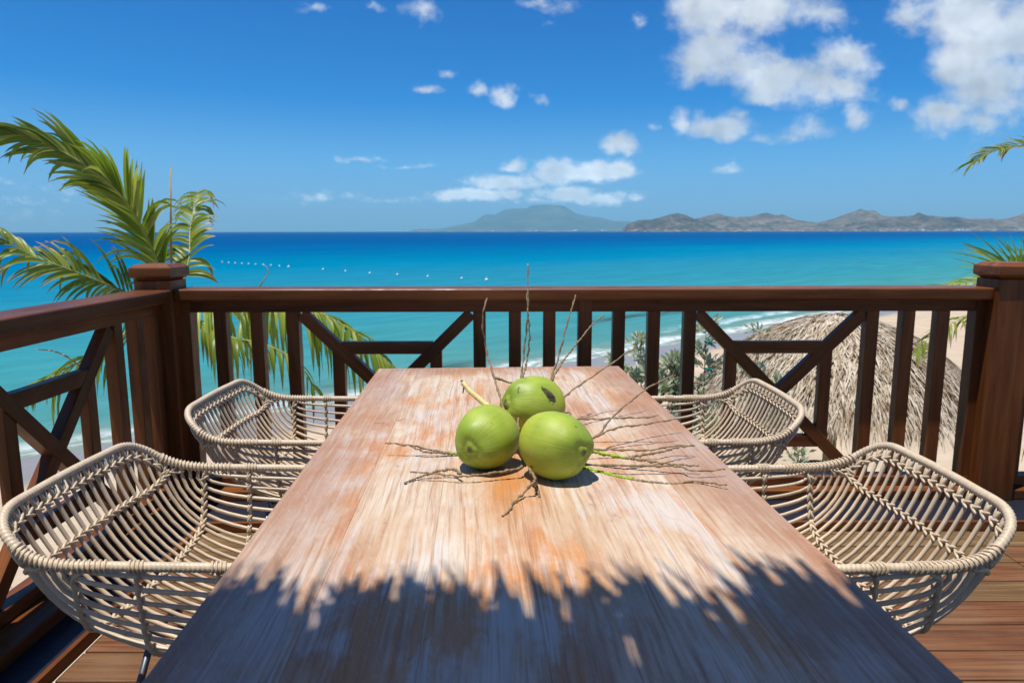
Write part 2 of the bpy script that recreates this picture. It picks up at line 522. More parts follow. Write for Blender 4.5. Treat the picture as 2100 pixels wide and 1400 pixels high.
def mat_leaf(name, cols, dry=(0.30, 0.17, 0.06), dry_from=0.8, trans=0.3, rough=0.4):
    """cols: dark, mid, light; attribute 't' runs from the base to the tip of a leaflet"""
    m, t, p = new_mat(name)
    geo = t.new('ShaderNodeNewGeometry')
    oi = t.new('ShaderNodeObjectInfo')
    rnd = t.math('FRACT', t.math('ADD', geo.outputs['Random Per Island'], oi.outputs['Random']))
    tcn = t.new('ShaderNodeTexCoord')
    n = t.noise(tcn.outputs['Object'], 6.0, 3)
    f = t.math('ADD', t.math('MULTIPLY', rnd, 0.6), t.math('MULTIPLY', n, 0.4))
    c = t.ramp(f, [(0.15, cols[0]), (0.5, cols[1]), (0.85, cols[2])])
    at = t.new('ShaderNodeAttribute'); at.attribute_name = 't'
    tt = t.math('ADD', at.outputs['Fac'], t.math('MULTIPLY', t.math('SUBTRACT', rnd, 0.5), 0.35))
    dm = t.maprange(tt, dry_from, dry_from + 0.2)
    c = t.mix(dm, c, dry)
    t.put(p.inputs['Base Color'], c)
    p.inputs['Roughness'].default_value = rough
    p.inputs['Specular IOR Level'].default_value = 0.4
    tr = t.new('ShaderNodeBsdfTranslucent')
    t.put(tr.inputs['Color'], t.mix(0.5, c, (0.30, 0.42, 0.02)))
    mx = t.new('ShaderNodeMixShader')
    mx.inputs[0].default_value = trans
    t.l.new(p.outputs[0], mx.inputs[1]); t.l.new(tr.outputs[0], mx.inputs[2])
    t.l.new(mx.outputs[0], t.n['Material Output'].inputs['Surface'])
    return m

def mat_thatch(name='dry_thatch'):
    m, t, p = new_mat(name)
    geo = t.new('ShaderNodeNewGeometry')
    r = geo.outputs['Random Per Island']
    tcn = t.new('ShaderNodeTexCoord')
    n = t.maprange(t.noise(tcn.outputs['Object'], 5.5, 4), 0.35, 0.65)
    f = t.math('ADD', t.math('MULTIPLY', r, 0.62), t.math('MULTIPLY', n, 0.38))
    c = t.ramp(f, [(0.08, (0.12, 0.075, 0.04)), (0.25, (0.30, 0.215, 0.13)), (0.55, (0.49, 0.395, 0.275)), (0.9, (0.65, 0.56, 0.43))])
    t.put(p.inputs['Base Color'], c)
    p.inputs['Roughness'].default_value = 0.7
    p.inputs['Specular IOR Level'].default_value = 0.25
    return m

# shore: signed distance s (metres, positive out to sea) from the waterline
SH0 = Vector((-12.0, 16.7)); SHN = Vector((-0.663, 0.749)); SHT = Vector((0.749, 0.663))
SEA_Z = -4.2
def shore_nodes(t):
    geo = t.new('ShaderNodeNewGeometry')
    x, y, z = t.sep(geo.outputs['Position'])
    s = t.math('ADD', t.math('MULTIPLY', t.math('SUBTRACT', x, SH0.x), SHN.x), t.math('MULTIPLY', t.math('SUBTRACT', y, SH0.y), SHN.y))
    q = t.math('ADD', t.math('MULTIPLY', t.math('SUBTRACT', x, SH0.x), SHT.x), t.math('MULTIPLY', t.math('SUBTRACT', y, SH0.y), SHT.y))
    return geo.outputs['Position'], s, q

def mat_sea():
    m, t, p = new_mat('sea_water')
    pos, s, q = shore_nodes(t)
    sn = t.noise(t.comb(t.math('MULTIPLY', q, 0.012), t.math('MULTIPLY', s, 0.03), 0), 1.0, 5, 0.55)
    ls = t.math('LOGARITHM', t.math('MAXIMUM', s, 1.0), 10.0)
    ls = t.math('ADD', ls, t.math('MULTIPLY', t.math('SUBTRACT', sn, 0.5), 0.42))
    f = t.math('DIVIDE', ls, 4.0)
    c = t.ramp(f, [(0.0, (0.10, 0.225, 0.20)), (0.15, (0.065, 0.225, 0.225)), (0.28, (0.040, 0.225, 0.245)), (0.37, (0.026, 0.205, 0.265)), (0.485, (0.0, 0.165, 0.285)),
                   (0.565, (0.0, 0.100, 0.250)), (0.625, (0.0, 0.072, 0.215)), (0.75, (0.0, 0.066, 0.20)), (1.0, (0.0, 0.064, 0.19))])
    rp = t.noise(t.comb(t.math('MULTIPLY', q, 0.10), t.math('MULTIPLY', s, 0.55), 0), 1.0, 6, 0.68)
    rv = t.math('MULTIPLY_ADD', t.math('SUBTRACT', rp, 0.5), 0.75, 1.0)
    c = t.vmath('MULTIPLY', c, t.comb(rv, rv, rv))
    # seaweed lying in the shallows
    wv = t.comb(t.math('MULTIPLY', q, 0.22), t.math('MULTIPLY', s, 1.1), 0)
    wd = t.noise(wv, 1.0, 5, 0.6)
    band = t.math('MULTIPLY', t.maprange(t.math('ABSOLUTE', t.math('SUBTRACT', s, 8.5)), 0.4, 1.4, 1, 0), t.maprange(q, 28, 32))
    band = t.math('MULTIPLY', band, t.maprange(q, 42, 46, 1, 0))
    band2 = t.math('MULTIPLY', t.maprange(t.math('ABSOLUTE', t.math('SUBTRACT', s, 2.6)), 0.2, 1.2, 1, 0), t.math('MULTIPLY', t.maprange(q, 8, 11), t.maprange(q, 15, 18, 1, 0)))
    wm = t.math('MULTIPLY', t.math('MAXIMUM', band, band2), t.maprange(wd, 0.38, 0.55))
    c = t.mix(t.math('MULTIPLY', wm, 0.75), c, (0.035, 0.045, 0.05))
    # foam at the wash and on the breaker
    fw = t.noise(t.comb(t.math('MULTIPLY', q, 0.35), t.math('MULTIPLY', s, 0.35), 0), 1.0, 3, 0.5)
    sw = t.math('ADD', s, t.math('MULTIPLY', t.math('SUBTRACT', fw, 0.5), 2.6))
    fine = t.noise(t.vmath('MULTIPLY', pos, (1.6, 1.6, 1.6)), 1.0, 6, 0.7)
    e1 = t.math('MULTIPLY', t.maprange(sw, 0.35, 0.75), t.maprange(sw, 0.9, 1.9, 1, 0))
    e1 = t.math('MULTIPLY', e1, t.maprange(q, 6, 22, 0.6, 1.0))
    e2 = t.math('MULTIPLY', t.maprange(sw, 2.6, 3.0), t.maprange(sw, 3.2, 4.4, 1, 0))
    e2 = t.math('MULTIPLY', e2, t.maprange(q, 26, 36, 0.0, 0.55))
    e0 = t.math('MULTIPLY', t.maprange(t.math('ABSOLUTE', t.math('SUBTRACT', sw, 0.2)), 0.05, 0.22, 1, 0), 0.6)
    fm = t.math('MULTIPLY', t.math('MAXIMUM', t.math('MAXIMUM', e1, e2), e0), t.maprange(fine, 0.36, 0.56))
    c = t.mix(t.math('MULTIPLY', fm, 0.92), c, (0.78, 0.80, 0.80))
    # sandy water near the wash
    sand = t.maprange(sw, 0.2, 3.0, 0.45, 0.0)
    c = t.mix(t.math('MULTIPLY', sand, t.math('SUBTRACT', 1.0, fm)), c, (0.30, 0.27, 0.20))
    t.put(p.inputs['Base Color'], c)
    t.put(p.inputs['Roughness'], t.math('MULTIPLY_ADD', fm, 0.5, 0.2))
    p.inputs['IOR'].default_value = 1.33
    p.inputs['Specular IOR Level'].default_value = 0.0
    p.inputs['Coat Weight'].default_value = 0.0
    wv1 = t.noise(t.comb(t.math('MULTIPLY', q, 0.25), t.math('MULTIPLY', s, 0.8), 0), 1.0, 5, 0.62)
    wv2 = t.noise(t.vmath('MULTIPLY', pos, (1.2, 2.2, 1)), 1.0, 4, 0.6)
    h = t.math('ADD', t.math('MULTIPLY', wv1, 0.7), t.math('MULTIPLY', wv2, 0.3))
    bump(t, p, h, 0.9, 0.55)
    return m

def mat_sand():
    m, t, p = new_mat('beach_sand')
    pos, s, q = shore_nodes(t)
    n = t.noise(pos, 0.8, 5, 0.6)
    n2 = t.noise(pos, 9.0, 6, 0.7)
    c = t.ramp(n, [(0.3, (0.46, 0.34, 0.22)), (0.7, (0.56, 0.44, 0.30))])
    c = t.mix(t.maprange(n2, 0.5, 0.75, 0, 0.35), c, (0.34, 0.25, 0.16))
    litter = t.noise(t.vmath('MULTIPLY', pos, (2.2, 2.2, 2.2)), 1.0, 7, 0.75)
    c = t.mix(t.maprange(litter, 0.62, 0.68, 0, 0.5), c, (0.16, 0.115, 0.07))
    sw = t.math('ADD', s, t.math('MULTIPLY', t.math('SUBTRACT', n, 0.5), 1.6))
    wet = t.maprange(sw, -3.2, -2.2)
    c = t.mix(t.math('MULTIPLY', wet, 0.8), c, (0.22, 0.185, 0.15))
    t.put(p.inputs['Base Color'], c)
    t.put(p.inputs['Roughness'], t.maprange(wet, 0, 1, 0.85, 0.22))
    hb = t.math('ADD', t.math('MULTIPLY', t.noise(pos, 2.2, 4, 0.6), 1.0), t.math('MULTIPLY', n2, 0.25))
    hb = t.math('MULTIPLY', hb, t.math('SUBTRACT', 1.0, wet))
    bump(t, p, hb, 0.8, 0.12)
    return m

def mat_hill(name, cols, scale):
    m, t, p = new_mat(name)
    geo = t.new('ShaderNodeNewGeometry')
    n = t.noise(geo.outputs['Position'], scale, 7, 0.65)
    n2 = t.noise(geo.outputs['Position'], scale * 4, 4, 0.6)
    f = t.math('ADD', t.math('MULTIPLY', n, 0.7), t.math('MULTIPLY', n2, 0.3))
    c = t.ramp(f, [(0.38, cols[0]), (0.5, cols[1]), (0.66, cols[2])])
    z = t.sep(geo.outputs['Position'])[2]
    low = t.math('MULTIPLY', t.maprange(z, 0.0, 25.0, 1, 0), t.maprange(n2, 0.5, 0.6))
    c = t.mix(t.math('MULTIPLY', low, 0.6), c, (0.45, 0.40, 0.33))
    t.put(p.inputs['Base Color'], c)
    p.inputs['Roughness'].default_value = 0.9
    p.inputs['Specular IOR Level'].default_value = 0.1
    return m

def mat_coconut(name, scar, pos=None):
    m, t, p = new_mat(name)
    tcn = t.new('ShaderNodeTexCoord')
    ob = tcn.outputs['Object']
    oi = t.new('ShaderNodeObjectInfo')
    off = t.math('MULTIPLY', oi.outputs['Random'], 9.0)
    x, y, z = t.sep(ob)
    ln = t.math('MAXIMUM', t.math('SQRT', t.math('ADD', t.math('MULTIPLY', x, x), t.math('MULTIPLY', y, y))), 0.002)
    ax, ay = t.math('DIVIDE', x, ln), t.math('DIVIDE', y, ln)
    ang = t.comb(t.math('MULTIPLY_ADD', ax, 15.0, off), t.math('MULTIPLY', ay, 15.0), t.math('MULTIPLY', z, 6.0))
    st = t.noise(ang, 1.0, 5, 0.65)
    n = t.noise(t.vmath('ADD', ob, t.comb(off, 0, 0)), 14.0, 3)
    c = t.ramp(t.math('ADD', t.math('MULTIPLY', n, 0.7), t.math('MULTIPLY', st, 0.3)),
               [(0.3, (0.215, 0.31, 0.018)), (0.55, (0.325, 0.415, 0.035)), (0.75, (0.43, 0.485, 0.06))])
    # yellower towards the stem end, darker green ribs at the tip
    c = t.mix(t.maprange(z, 0.0, -0.08, 0, 0.6), c, (0.50, 0.47, 0.03))
    tip = t.maprange(z, 0.030, 0.070)
    rib = t.math('MULTIPLY', tip, t.maprange(st, 0.42, 0.6))
    c = t.mix(t.math('MULTIPLY', rib, 0.5), c, (0.12, 0.20, 0.010))
    c = t.mix(t.maprange(ln, 0.011, 0.005, 0, 0.8), c, (0.12, 0.09, 0.03))
    # brown scars and specks
    sc = t.noise(t.vmath('ADD', ob, t.comb(off, off, 0)), 17.0, 6, 0.68)
    c = t.mix(t.maprange(sc, scar, scar + 0.02, 0, 0.92), c, (0.045, 0.024, 0.010))
    sc2 = t.noise(t.vmath('ADD', ob, t.comb(0, off, off)), 75.0, 3, 0.6)
    c = t.mix(t.maprange(sc2, 0.66, 0.74, 0, 0.5), c, (0.16, 0.13, 0.03))
    if pos is not None:
        wv = t.vmath('MULTIPLY', t.vmath('SUBTRACT', t.noise(ob, 30.0, 5, 0.7, out=1), (0.5, 0.5, 0.5)), (0.075, 0.075, 0.075))
        for (pp, rad) in pos:
            dd_ = t.vmath('LENGTH', t.vmath('SUBTRACT', t.vmath('ADD', ob, wv), tuple(pp)), out=1)
            c = t.mix(t.maprange(dd_, rad, rad * 0.72, 0, 0.93), c, (0.04, 0.022, 0.010))
    sf = t.noise(t.vmath('MULTIPLY', t.vmath('ADD', ob, t.comb(off, 3, off)), (1, 1, 0.45)), 34.0, 5, 0.7)
    c = t.mix(t.maprange(sf, 0.56, 0.70, 0, 0.45), c, (0.33, 0.30, 0.10))
    t.put(p.inputs['Base Color'], c)
    t.put(p.inputs['Roughness'], t.maprange(n, 0.3, 0.7, 0.44, 0.60))
    p.inputs['Subsurface Weight'].default_value = 0.0
    bump(t, p, t.math('MULTIPLY', st, t.maprange(z, -0.02, 0.09, 0.15, 1.0)), 0.35, 0.003)
    return m

M_RAIL = mat_railwood()
M_DECK = mat_deck()
M_TABLE = mat_table()
M_RATTAN = mat_simple('woven_rattan', (0.56, 0.435, 0.30), 0.42, 0.26, 40.0, rnd_amt=0.17)
M_WRAP = mat_simple('rattan_binding', (0.56, 0.44, 0.30), 0.45, 0.3, 55.0, bmp=0.2)
M_STEEL = mat_simple('dark_steel', (0.10, 0.11, 0.13), 0.35, 0.2, 20.0, metallic=0.6)
M_BOARD_SHADE = mat_simple('shade_painted_wood', (0.012, 0.013, 0.020), 0.42, 0.5, 60.0, bmp=0.3)  # blue-black shade along the railing, put into the border boards' colour
M_FOOT = mat_simple('rubber_foot', (0.02, 0.02, 0.02), 0.7, 0.2)
M_TWIG = mat_simple('dry_twig', (0.24, 0.165, 0.085), 0.75, 0.7, 120.0, bmp=0.5)
M_TWIG_G = mat_simple('green_twig', (0.26, 0.36, 0.01), 0.5, 0.6, 90.0, bmp=0.5)
M_STALK = mat_simple('pale_stalk', (0.62, 0.50, 0.20), 0.55, 0.35, 60.0, bmp=0.3)
M_STALK_D = mat_simple('dark_green_stalk', (0.05, 0.09, 0.015), 0.5, 0.4, 60.0)
M_COCO = mat_coconut('green_coconut_husk', 0.69)
M_SEA = mat_sea()
M_SAND = mat_sand()
M_THATCH = mat_thatch()
M_PALM = mat_leaf('palm_leaflet', [(0.075, 0.145, 0.012), (0.22, 0.31, 0.030), (0.50, 0.54, 0.14)], dry_from=0.93, trans=0.42)
M_PALM_D = mat_leaf('drying_palm_leaflet', [(0.07, 0.125, 0.012), (0.16, 0.22, 0.02), (0.33, 0.33, 0.05)], dry=(0.34, 0.22, 0.10), dry_from=0.68, trans=0.32)
M_RACHIS = mat_simple('frond_rib', (0.30, 0.30, 0.07), 0.5, 0.3, 20.0)
M_SPEAR = mat_simple('dry_spear', (0.42, 0.28, 0.12), 0.7, 0.3, 20.0)
M_TRUNK = mat_simple('palm_trunk', (0.26, 0.21, 0.16), 0.85, 0.5, 14.0, bmp=0.8)
M_SHRUB = mat_leaf('silver_leaf', [(0.27, 0.32, 0.20), (0.46, 0.51, 0.37), (0.66, 0.69, 0.56)], dry_from=2.0, trans=0.32, rough=0.55)
M_STEM = mat_simple('shrub_stem', (0.13, 0.09, 0.06), 0.85, 0.4, 40.0)
M_TIE = mat_simple('teal_tie', (0.0, 0.20, 0.17), 0.5, 0.2)
M_POLE = mat_simple('weathered_pole', (0.24, 0.21, 0.09), 0.8, 0.45, 9.0, bmp=0.4)
M_BUOY = mat_simple('white_float', (0.70, 0.71, 0.70), 0.4, 0.05)
M_WHITE = mat_simple('white_render', (0.75, 0.72, 0.68), 0.7, 0.1, 0.1)
M_BROWNTABLE = mat_simple('dark_beach_table', (0.05, 0.045, 0.045), 0.7, 0.3)
M_GRASS = mat_leaf('dune_grass', [(0.09, 0.12, 0.02), (0.20, 0.21, 0.05), (0.36, 0.30, 0.12)], dry_from=0.8)

# ------------------------------------------------------------------ sea, sand, hills
sea = link('sea', mesh('sea', [(-40000, -4000, SEA_Z), (40000, -4000, SEA_Z), (40000, 34000, SEA_Z), (-40000, 34000, SEA_Z)], [(0, 1, 2, 3)]), M_SEA)
tag(sea, kind='structure')

def sand_z(x, y):
    s = (x - SH0.x) * SHN.x + (y - SH0.y) * SHN.y
    z = SEA_Z - s * 0.05 if s > -17 else SEA_Z + 0.85 + (-17 - s) * 0.012
    z += 0.06 * mnoise.noise(Vector((x * 0.35, y * 0.35, 0))) * min(1, max(0, -s / 4))
    return z
gx = np.concatenate([np.linspace(-60, -20, 21), np.linspace(-19, 25, 90), np.linspace(27, 110, 36)])
gy = np.concatenate([np.linspace(-30, -2, 15), np.linspace(-1, 45, 94), np.linspace(47, 130, 36)])
vv = [(x, y, sand_z(x, y)) for y in gy for x in gx]
nx = len(gx)
ff = [(j * nx + i, j * nx + i + 1, (j + 1) * nx + i + 1, (j + 1) * nx + i) for j in range(len(gy) - 1) for i in range(nx - 1)]
beach = link('beach', mesh('beach', vv, ff, True), M_SAND)
tag(beach, kind='structure')

def hill(name, prof, D, depth, mat, seed, rough=0.34):
    """profile in photo px -> ridge heights at distance D; falls to the sea before and behind"""
    pts = []
    for px, py in prof:
        p = at_y(px, py, D)
        pts.append((p.x, max(p.z - SEA_Z, 0.0)))
    xs = np.linspace(pts[0][0], pts[-1][0], 170)
    hs_ = np.interp(xs, [p[0] for p in pts], [p[1] for p in pts])
    nt = 34
    v = []; f = []
    hm = max(hs_)
    for j in range(nt + 1):
        t = -1 + 2 * j / nt
        for i, x in enumerate(xs):
            u = Vector((x / (depth * 0.55), t * 2.2, seed))
            rdg = mnoise.fractal(u * 1.7, 0.9, 2.1, 5)
            tt = t + 0.10 * mnoise.noise(u * 0.9)
            k = max(0.0, 1 - abs(tt)) ** 1.15
            z = hs_[i] * k + hm * rough * rdg * (1 - k) * k * 3.4
            z = min(z, hs_[i] * (1 - 0.25 * abs(tt)) + 1)
            if abs(t) == 1 or i in (0, len(xs) - 1): z = -6
            v.append((x, D + t * depth, SEA_Z - 1.0 + z))
    n = len(xs)
    for j in range(nt):
        for i in range(n - 1):
            f.append((j * n + i, j * n + i + 1, (j + 1) * n + i + 1, (j + 1) * n + i))
    o = link(name, mesh(name, v, f, True), mat)
    return tag(o, kind='structure')

def pf(pts, ox, oy, sc):
    return [(ox + a / sc, oy + b / sc) for a, b in pts]
H_FAR = mat_hill('far_island_slope', [(0.018, 0.035, 0.03), (0.035, 0.06, 0.05), (0.10, 0.13, 0.09)], 0.0011)
H_NEAR = mat_hill('dry_hill_slope', [(0.042, 0.036, 0.028), (0.12, 0.090, 0.062), (0.28, 0.20, 0.14)], 0.0064)
H_DARK = mat_hill('scrub_hill_slope', [(0.026, 0.026, 0.022), (0.068, 0.055, 0.042), (0.19, 0.14, 0.10)], 0.0076)
hill('far_island', pf([(190, 303), (215, 292), (260, 288), (330, 290), (430, 268), (560, 240), (620, 195), (660, 190), (690, 195), (760, 160), (830, 150), (905, 148), (940, 128), (1010, 124), (1100, 128), (1150, 135), (1220, 180), (1300, 200), (1400, 212), (1480, 235), (1600, 238), (1800, 262), (2100, 300)], 800, 380, 3.23), 18000, 3600, H_FAR, 3.0, 0.07)
hill('hills', pf([(430, 228), (440, 168), (500, 150), (545, 141), (580, 153), (640, 158), (720, 155), (770, 142), (795, 136), (840, 150), (875, 146), (930, 172), (1000, 185), (1080, 192), (1120, 205), (1200, 228)], 1250, 380, 2.47), 6600, 820, H_NEAR, 11.0)
hill('hills', pf([(70, 228), (100, 195), (150, 175), (220, 172), (290, 150), (345, 138), (390, 150), (440, 175), (500, 195), (560, 229)], 1250, 380, 2.47), 5700, 590, H_DARK, 21.0)
hill('hills', pf([(1040, 228), (1080, 192), (1180, 165), (1240, 130), (1285, 116), (1330, 130), (1370, 150), (1440, 155), (1500, 155), (1600, 180), (1700, 228)], 1250, 380, 2.47), 6420, 820, H_NEAR, 31.0)
hill('hills', pf([(1160, 229), (1230, 200), (1300, 180), (1400, 165), (1480, 158), (1540, 150), (1565, 135), (1600, 150), (1700, 160), (1760, 158), (1820, 180), (1880, 210), (1910, 229)], 1250, 380, 2.47), 5460, 510, H_DARK, 41.0)
hill('hills', pf([(1740, 228), (1790, 170), (1850, 165), (1920, 182), (1980, 185), (2050, 160), (2100, 138), (2250, 90), (2500, 140), (2800, 190), (3000, 228)], 1250, 380, 2.47), 5880, 750, H_NEAR, 51.0)
for k, (px, D, w, h) in enumerate([(1893, 4930, 16, 7), (1965, 4934, 21, 8), (1983, 4930, 14, 7), (1975, 4938, 12, 9), (2060, 5110, 19, 7), (1180, 14420, 60, 22), (1235, 14470, 50, 18), (1100, 14440, 50, 16), (1010, 14450, 45, 16)]):
    p = at_y(px, 474, D)
    bm = bmesh.new()
    bmesh.ops.create_cube(bm, size=1.0)
    for v in bm.verts: v.co = (v.co.x * w, v.co.y * w * 0.6, (v.co.z + 0.5) * h)
    ridge = [v for v in bm.verts if v.co.z > h * 0.9]
    r = bmesh.ops.extrude_face_region(bm, geom=[fc for fc in bm.faces if fc.normal.z > 0.9])
    for v in r['geom']:
        if isinstance(v, bmesh.types.BMVert): v.co = (v.co.x * 0.9, v.co.y * 0.05, h * 1.5)
    me = bpy.data.meshes.new('coastal_building'); bm.to_mesh(me); bm.free()
    o = link('coastal_building', me, M_WHITE, None, (p.x, D, SEA_Z + 0.2))
    near = k < 5
    tag(o, 'tiny pale building at the foot of the dry hills by the water' if near else 'tiny pale building on the shore of the hazy far island', 'building', 'buildings below the dry hills' if near else 'buildings on the far island')

# ------------------------------------------------------------------ deck
deck = empty('deck', (0, 0, 0)); tag(deck, kind='structure')
RIM_L = -1.355            # inner edge of the left border board
RIM_F = 2.955             # inner edge of the front border board
PW = 0.15; GAP = 0.0065
y = RIM_F + 0.002
row = 0
while y > -2.6:
    cuts = [RIM_L - 0.001, 2.02, 4.2] if row % 2 else [RIM_L - 0.001, random.uniform(-0.1, 0.5), 2.02, 4.2]
    for a, b in zip(cuts, cuts[1:]):
        L = round(b - a - 0.004, 3)
        link('plank', box(L, PW - GAP, 0.03, M_DECK, 0.0045), None, deck, ((a + b) / 2, y - PW / 2, -0.015 + random.uniform(-.0008, .0008)))
    y -= PW; row += 1
Y_END = y
# border boards, then joists and piles below
link('border_board', box(6.0, 0.282, 0.042, M_BOARD_SHADE, 0.004), None, deck, (1.50, RIM_F + 0.16, 0.021))
link('lit_edge_strip', box(5.9, 0.018, 0.044, M_RAIL, 0.003), None, deck, (1.60, RIM_F + 0.0095, 0.0215))  # added brown strip, painted stand-in for the sunlit edge of the border board
link('border_board', box(5.6, 0.282, 0.042, M_BOARD_SHADE, 0.004), None, deck, (RIM_L - 0.16, RIM_F - 2.801, 0.0205), (0, 0, PI / 2))
link('lit_edge_strip', box(5.6, 0.018, 0.044, M_RAIL, 0.003), None, deck, (RIM_L - 0.0095, RIM_F - 2.802, 0.0215), (0, 0, PI / 2))
for jx in [RIM_L] + list(np.arange(-1.2, 4.2, 0.6)):
    link('joist', box(5.8, 0.05, 0.16, M_DECK, 0.003), None, deck, (jx, 0.3, -0.111), (0, 0, PI / 2))
link('joist', box(5.3, 0.05, 0.16, M_DECK, 0.003), None, deck, (1.5, RIM_F + 0.0, -0.112))
link('rim_beam', box(6.1, 0.06, 0.26, M_RAIL, 0.004), None, deck, (1.5, 3.31, -0.131))
link('rim_beam', box(5.9, 0.06, 0.26, M_RAIL, 0.004), None, deck, (-1.70, 0.32, -0.1315), (0, 0, PI / 2))
for px_ in (-1.45, 1.0, 3.4):
    for py_ in (3.1, 0.2, -2.4):
        link('pile', box(3.35, 0.2, 0.2, M_DECK, 0.01), None, deck, (px_, py_, -0.20 - 1.675), (0, PI / 2, 0))

# ------------------------------------------------------------------ railings
UPR = (0, -PI / 2, 0)
def post(name, x, y, label):
    e = empty(name, (x, y, 0), 0, label, 'post')
    link('shaft', box(1.05, 0.165, 0.165, M_RAIL, 0.005), None, e, (0, 0, 0.04 + 0.525), UPR)
    rows = [(.070, 1.088), (.074, 1.094), (.093, 1.107), (.0945, 1.112), (.0945, 1.146), (.093, 1.15), (.073, 1.163), (.070, 1.165)]
    v = []; f = []
    for hw, z in rows:
        v += [(-hw, -hw, z), (hw, -hw, z), (hw, hw, z), (-hw, hw, z)]
    for k in range(len(rows) - 1):
        for s in range(4):
            f.append((k * 4 + s, k * 4 + (s + 1) % 4, k * 4 + 4 + (s + 1) % 4, k * 4 + 4 + s))
    f.append((3, 2, 1, 0)); n = len(rows) * 4; f.append((n - 4, n - 3, n - 2, n - 1))
    link('cap', mesh('cap', v, f), M_RAIL, e)
    return e

Z_TOP, Z_HB, Z_SB = 1.05, 0.994, 0.938      # handrail top, handrail underside, upper rail underside
Z_BR, Z_SILL = 0.137, 0.090                 # bottom rail top, sill top
YB = 0.087                                  # baluster centre behind the handrail's inner edge

def railing(name, loc, rz, label, x0, x1, bal, studs, xs, hand=0.172, sill_in=0.012, sill_out=0.2):
    """local x along the rail, local y outwards"""
    e = empty(name, loc, rz, label, 'railing')
    L = x1 - x0; xm = (x0 + x1) / 2
    hr = box(L, hand, Z_TOP - Z_HB, M_RAIL, 0.010, 3)
    link('handrail', hr, None, e, (xm, hand / 2, (Z_TOP + Z_HB) / 2))
    link('upper_rail', box(L - 0.002, 0.062, Z_HB - Z_SB - 0.001, M_RAIL, 0.003), None, e, (xm, YB, (Z_HB + Z_SB) / 2 - 0.0005))
    link('bottom_rail', box(L - 0.002, 0.076, Z_BR - Z_SILL - 0.001, M_RAIL, 0.004), None, e, (xm, YB, (Z_BR + Z_SILL) / 2 + .0005))
    link('sill', box(L - 0.004, sill_out + sill_in, Z_SILL - 0.0425, M_RAIL, 0.005), None, e, (xm, (sill_out - sill_in) / 2, (Z_SILL + 0.0425) / 2))
    H = Z_SB - Z_BR
    zc = (Z_SB + Z_BR) / 2
    for x in bal:
        link('baluster', box(H + 0.004, 0.052, 0.058, M_RAIL, 0.003), None, e, (x, YB, zc), UPR)
    for x in studs:
        link('stud', box(H + 0.062, 0.070, 0.064, M_RAIL, 0.003), None, e, (x, YB - 0.0015, zc + 0.029), UPR)
    for (a, b) in xs:
        w = b - a
        ang = math.atan2(H, w)
        LD = math.hypot(H, w) - 0.028
        link('diagonal_brace', box(LD, 0.046, 0.056, M_RAIL, 0.003), None, e, ((a + b) / 2, YB, zc), (0, ang, 0))
        hl = LD / 2 - 0.024
        for sg in (-1, 1):
            d = (hl / 2 + 0.024)
            link('diagonal_brace', box(round(hl, 4), 0.0435, 0.056, M_RAIL, 0.003), None, e,
                 ((a + b) / 2 + sg * d * math.cos(ang), YB, zc + sg * d * math.sin(ang)), (0, -ang, 0))
        k = 0.565                                  # inner frame on the diagonals
        hx = w / 2 * k; hz = (0.767 - 0.5385)
        for sg in (-1, 1):
            link('crossbar', box(round(2 * hx - 0.03, 4), 0.041, 0.058, M_RAIL, 0.003), None, e, ((a + b) / 2, YB, zc + sg * hz))
            link('short_baluster', box(round(2 * hz - 0.01, 4), 0.0385, 0.056, M_RAIL, 0.003), None, e, ((a + b) / 2 + sg * hx, YB, zc), UPR)
    return e

K = (3.29 * math.cos(PITCH) + 0.372 * math.sin(PITCH)) / F
def fx(px): return (px - 1050) * K
YF = 3.225
railing('deck_railing', (0, YF, 0), 0, 'long dark brown wooden railing facing the sea with two cross-braced panels',
        -1.548, 2.207,
        [fx(q) for q in (450, 525, 599, 983, 1056, 1127, 1270, 1342, 1416, 1791, 1865, 1936)],
        [fx(378), fx(1200), fx(2013)],
        [(fx(612), fx(970)), (fx(1429), fx(1778))])
railing('deck_railing', (-1.545, 0, 0), PI / 2, 'dark brown wooden railing at a right angle to the sea-facing one, beside the woven chairs',
        0.16, 3.203, [3.03, 2.86, 2.0, 1.83, 1.66, 1.49, 1.32, 0.46, .30], [3.165],
        [(2.035, 2.825), (0.50, 1.29)], hand=0.172, sill_in=0.058, sill_out=0.172)
railing('deck_railing', (0, YF, 0), 0, 'end stretch of dark brown railing past the capped post, away from the corner post',
        2.373, 4.2, [2.60, 2.77, 2.94, 3.7, 3.87, 4.04], [2.412], [(2.975, 3.665)])
post('railing_post', -1.6315, 3.2865, 'dark brown capped post at the corner where two railings meet')
post('railing_post', 2.290, 3.2825, 'dark brown capped post on the side of the thatched beach umbrella')

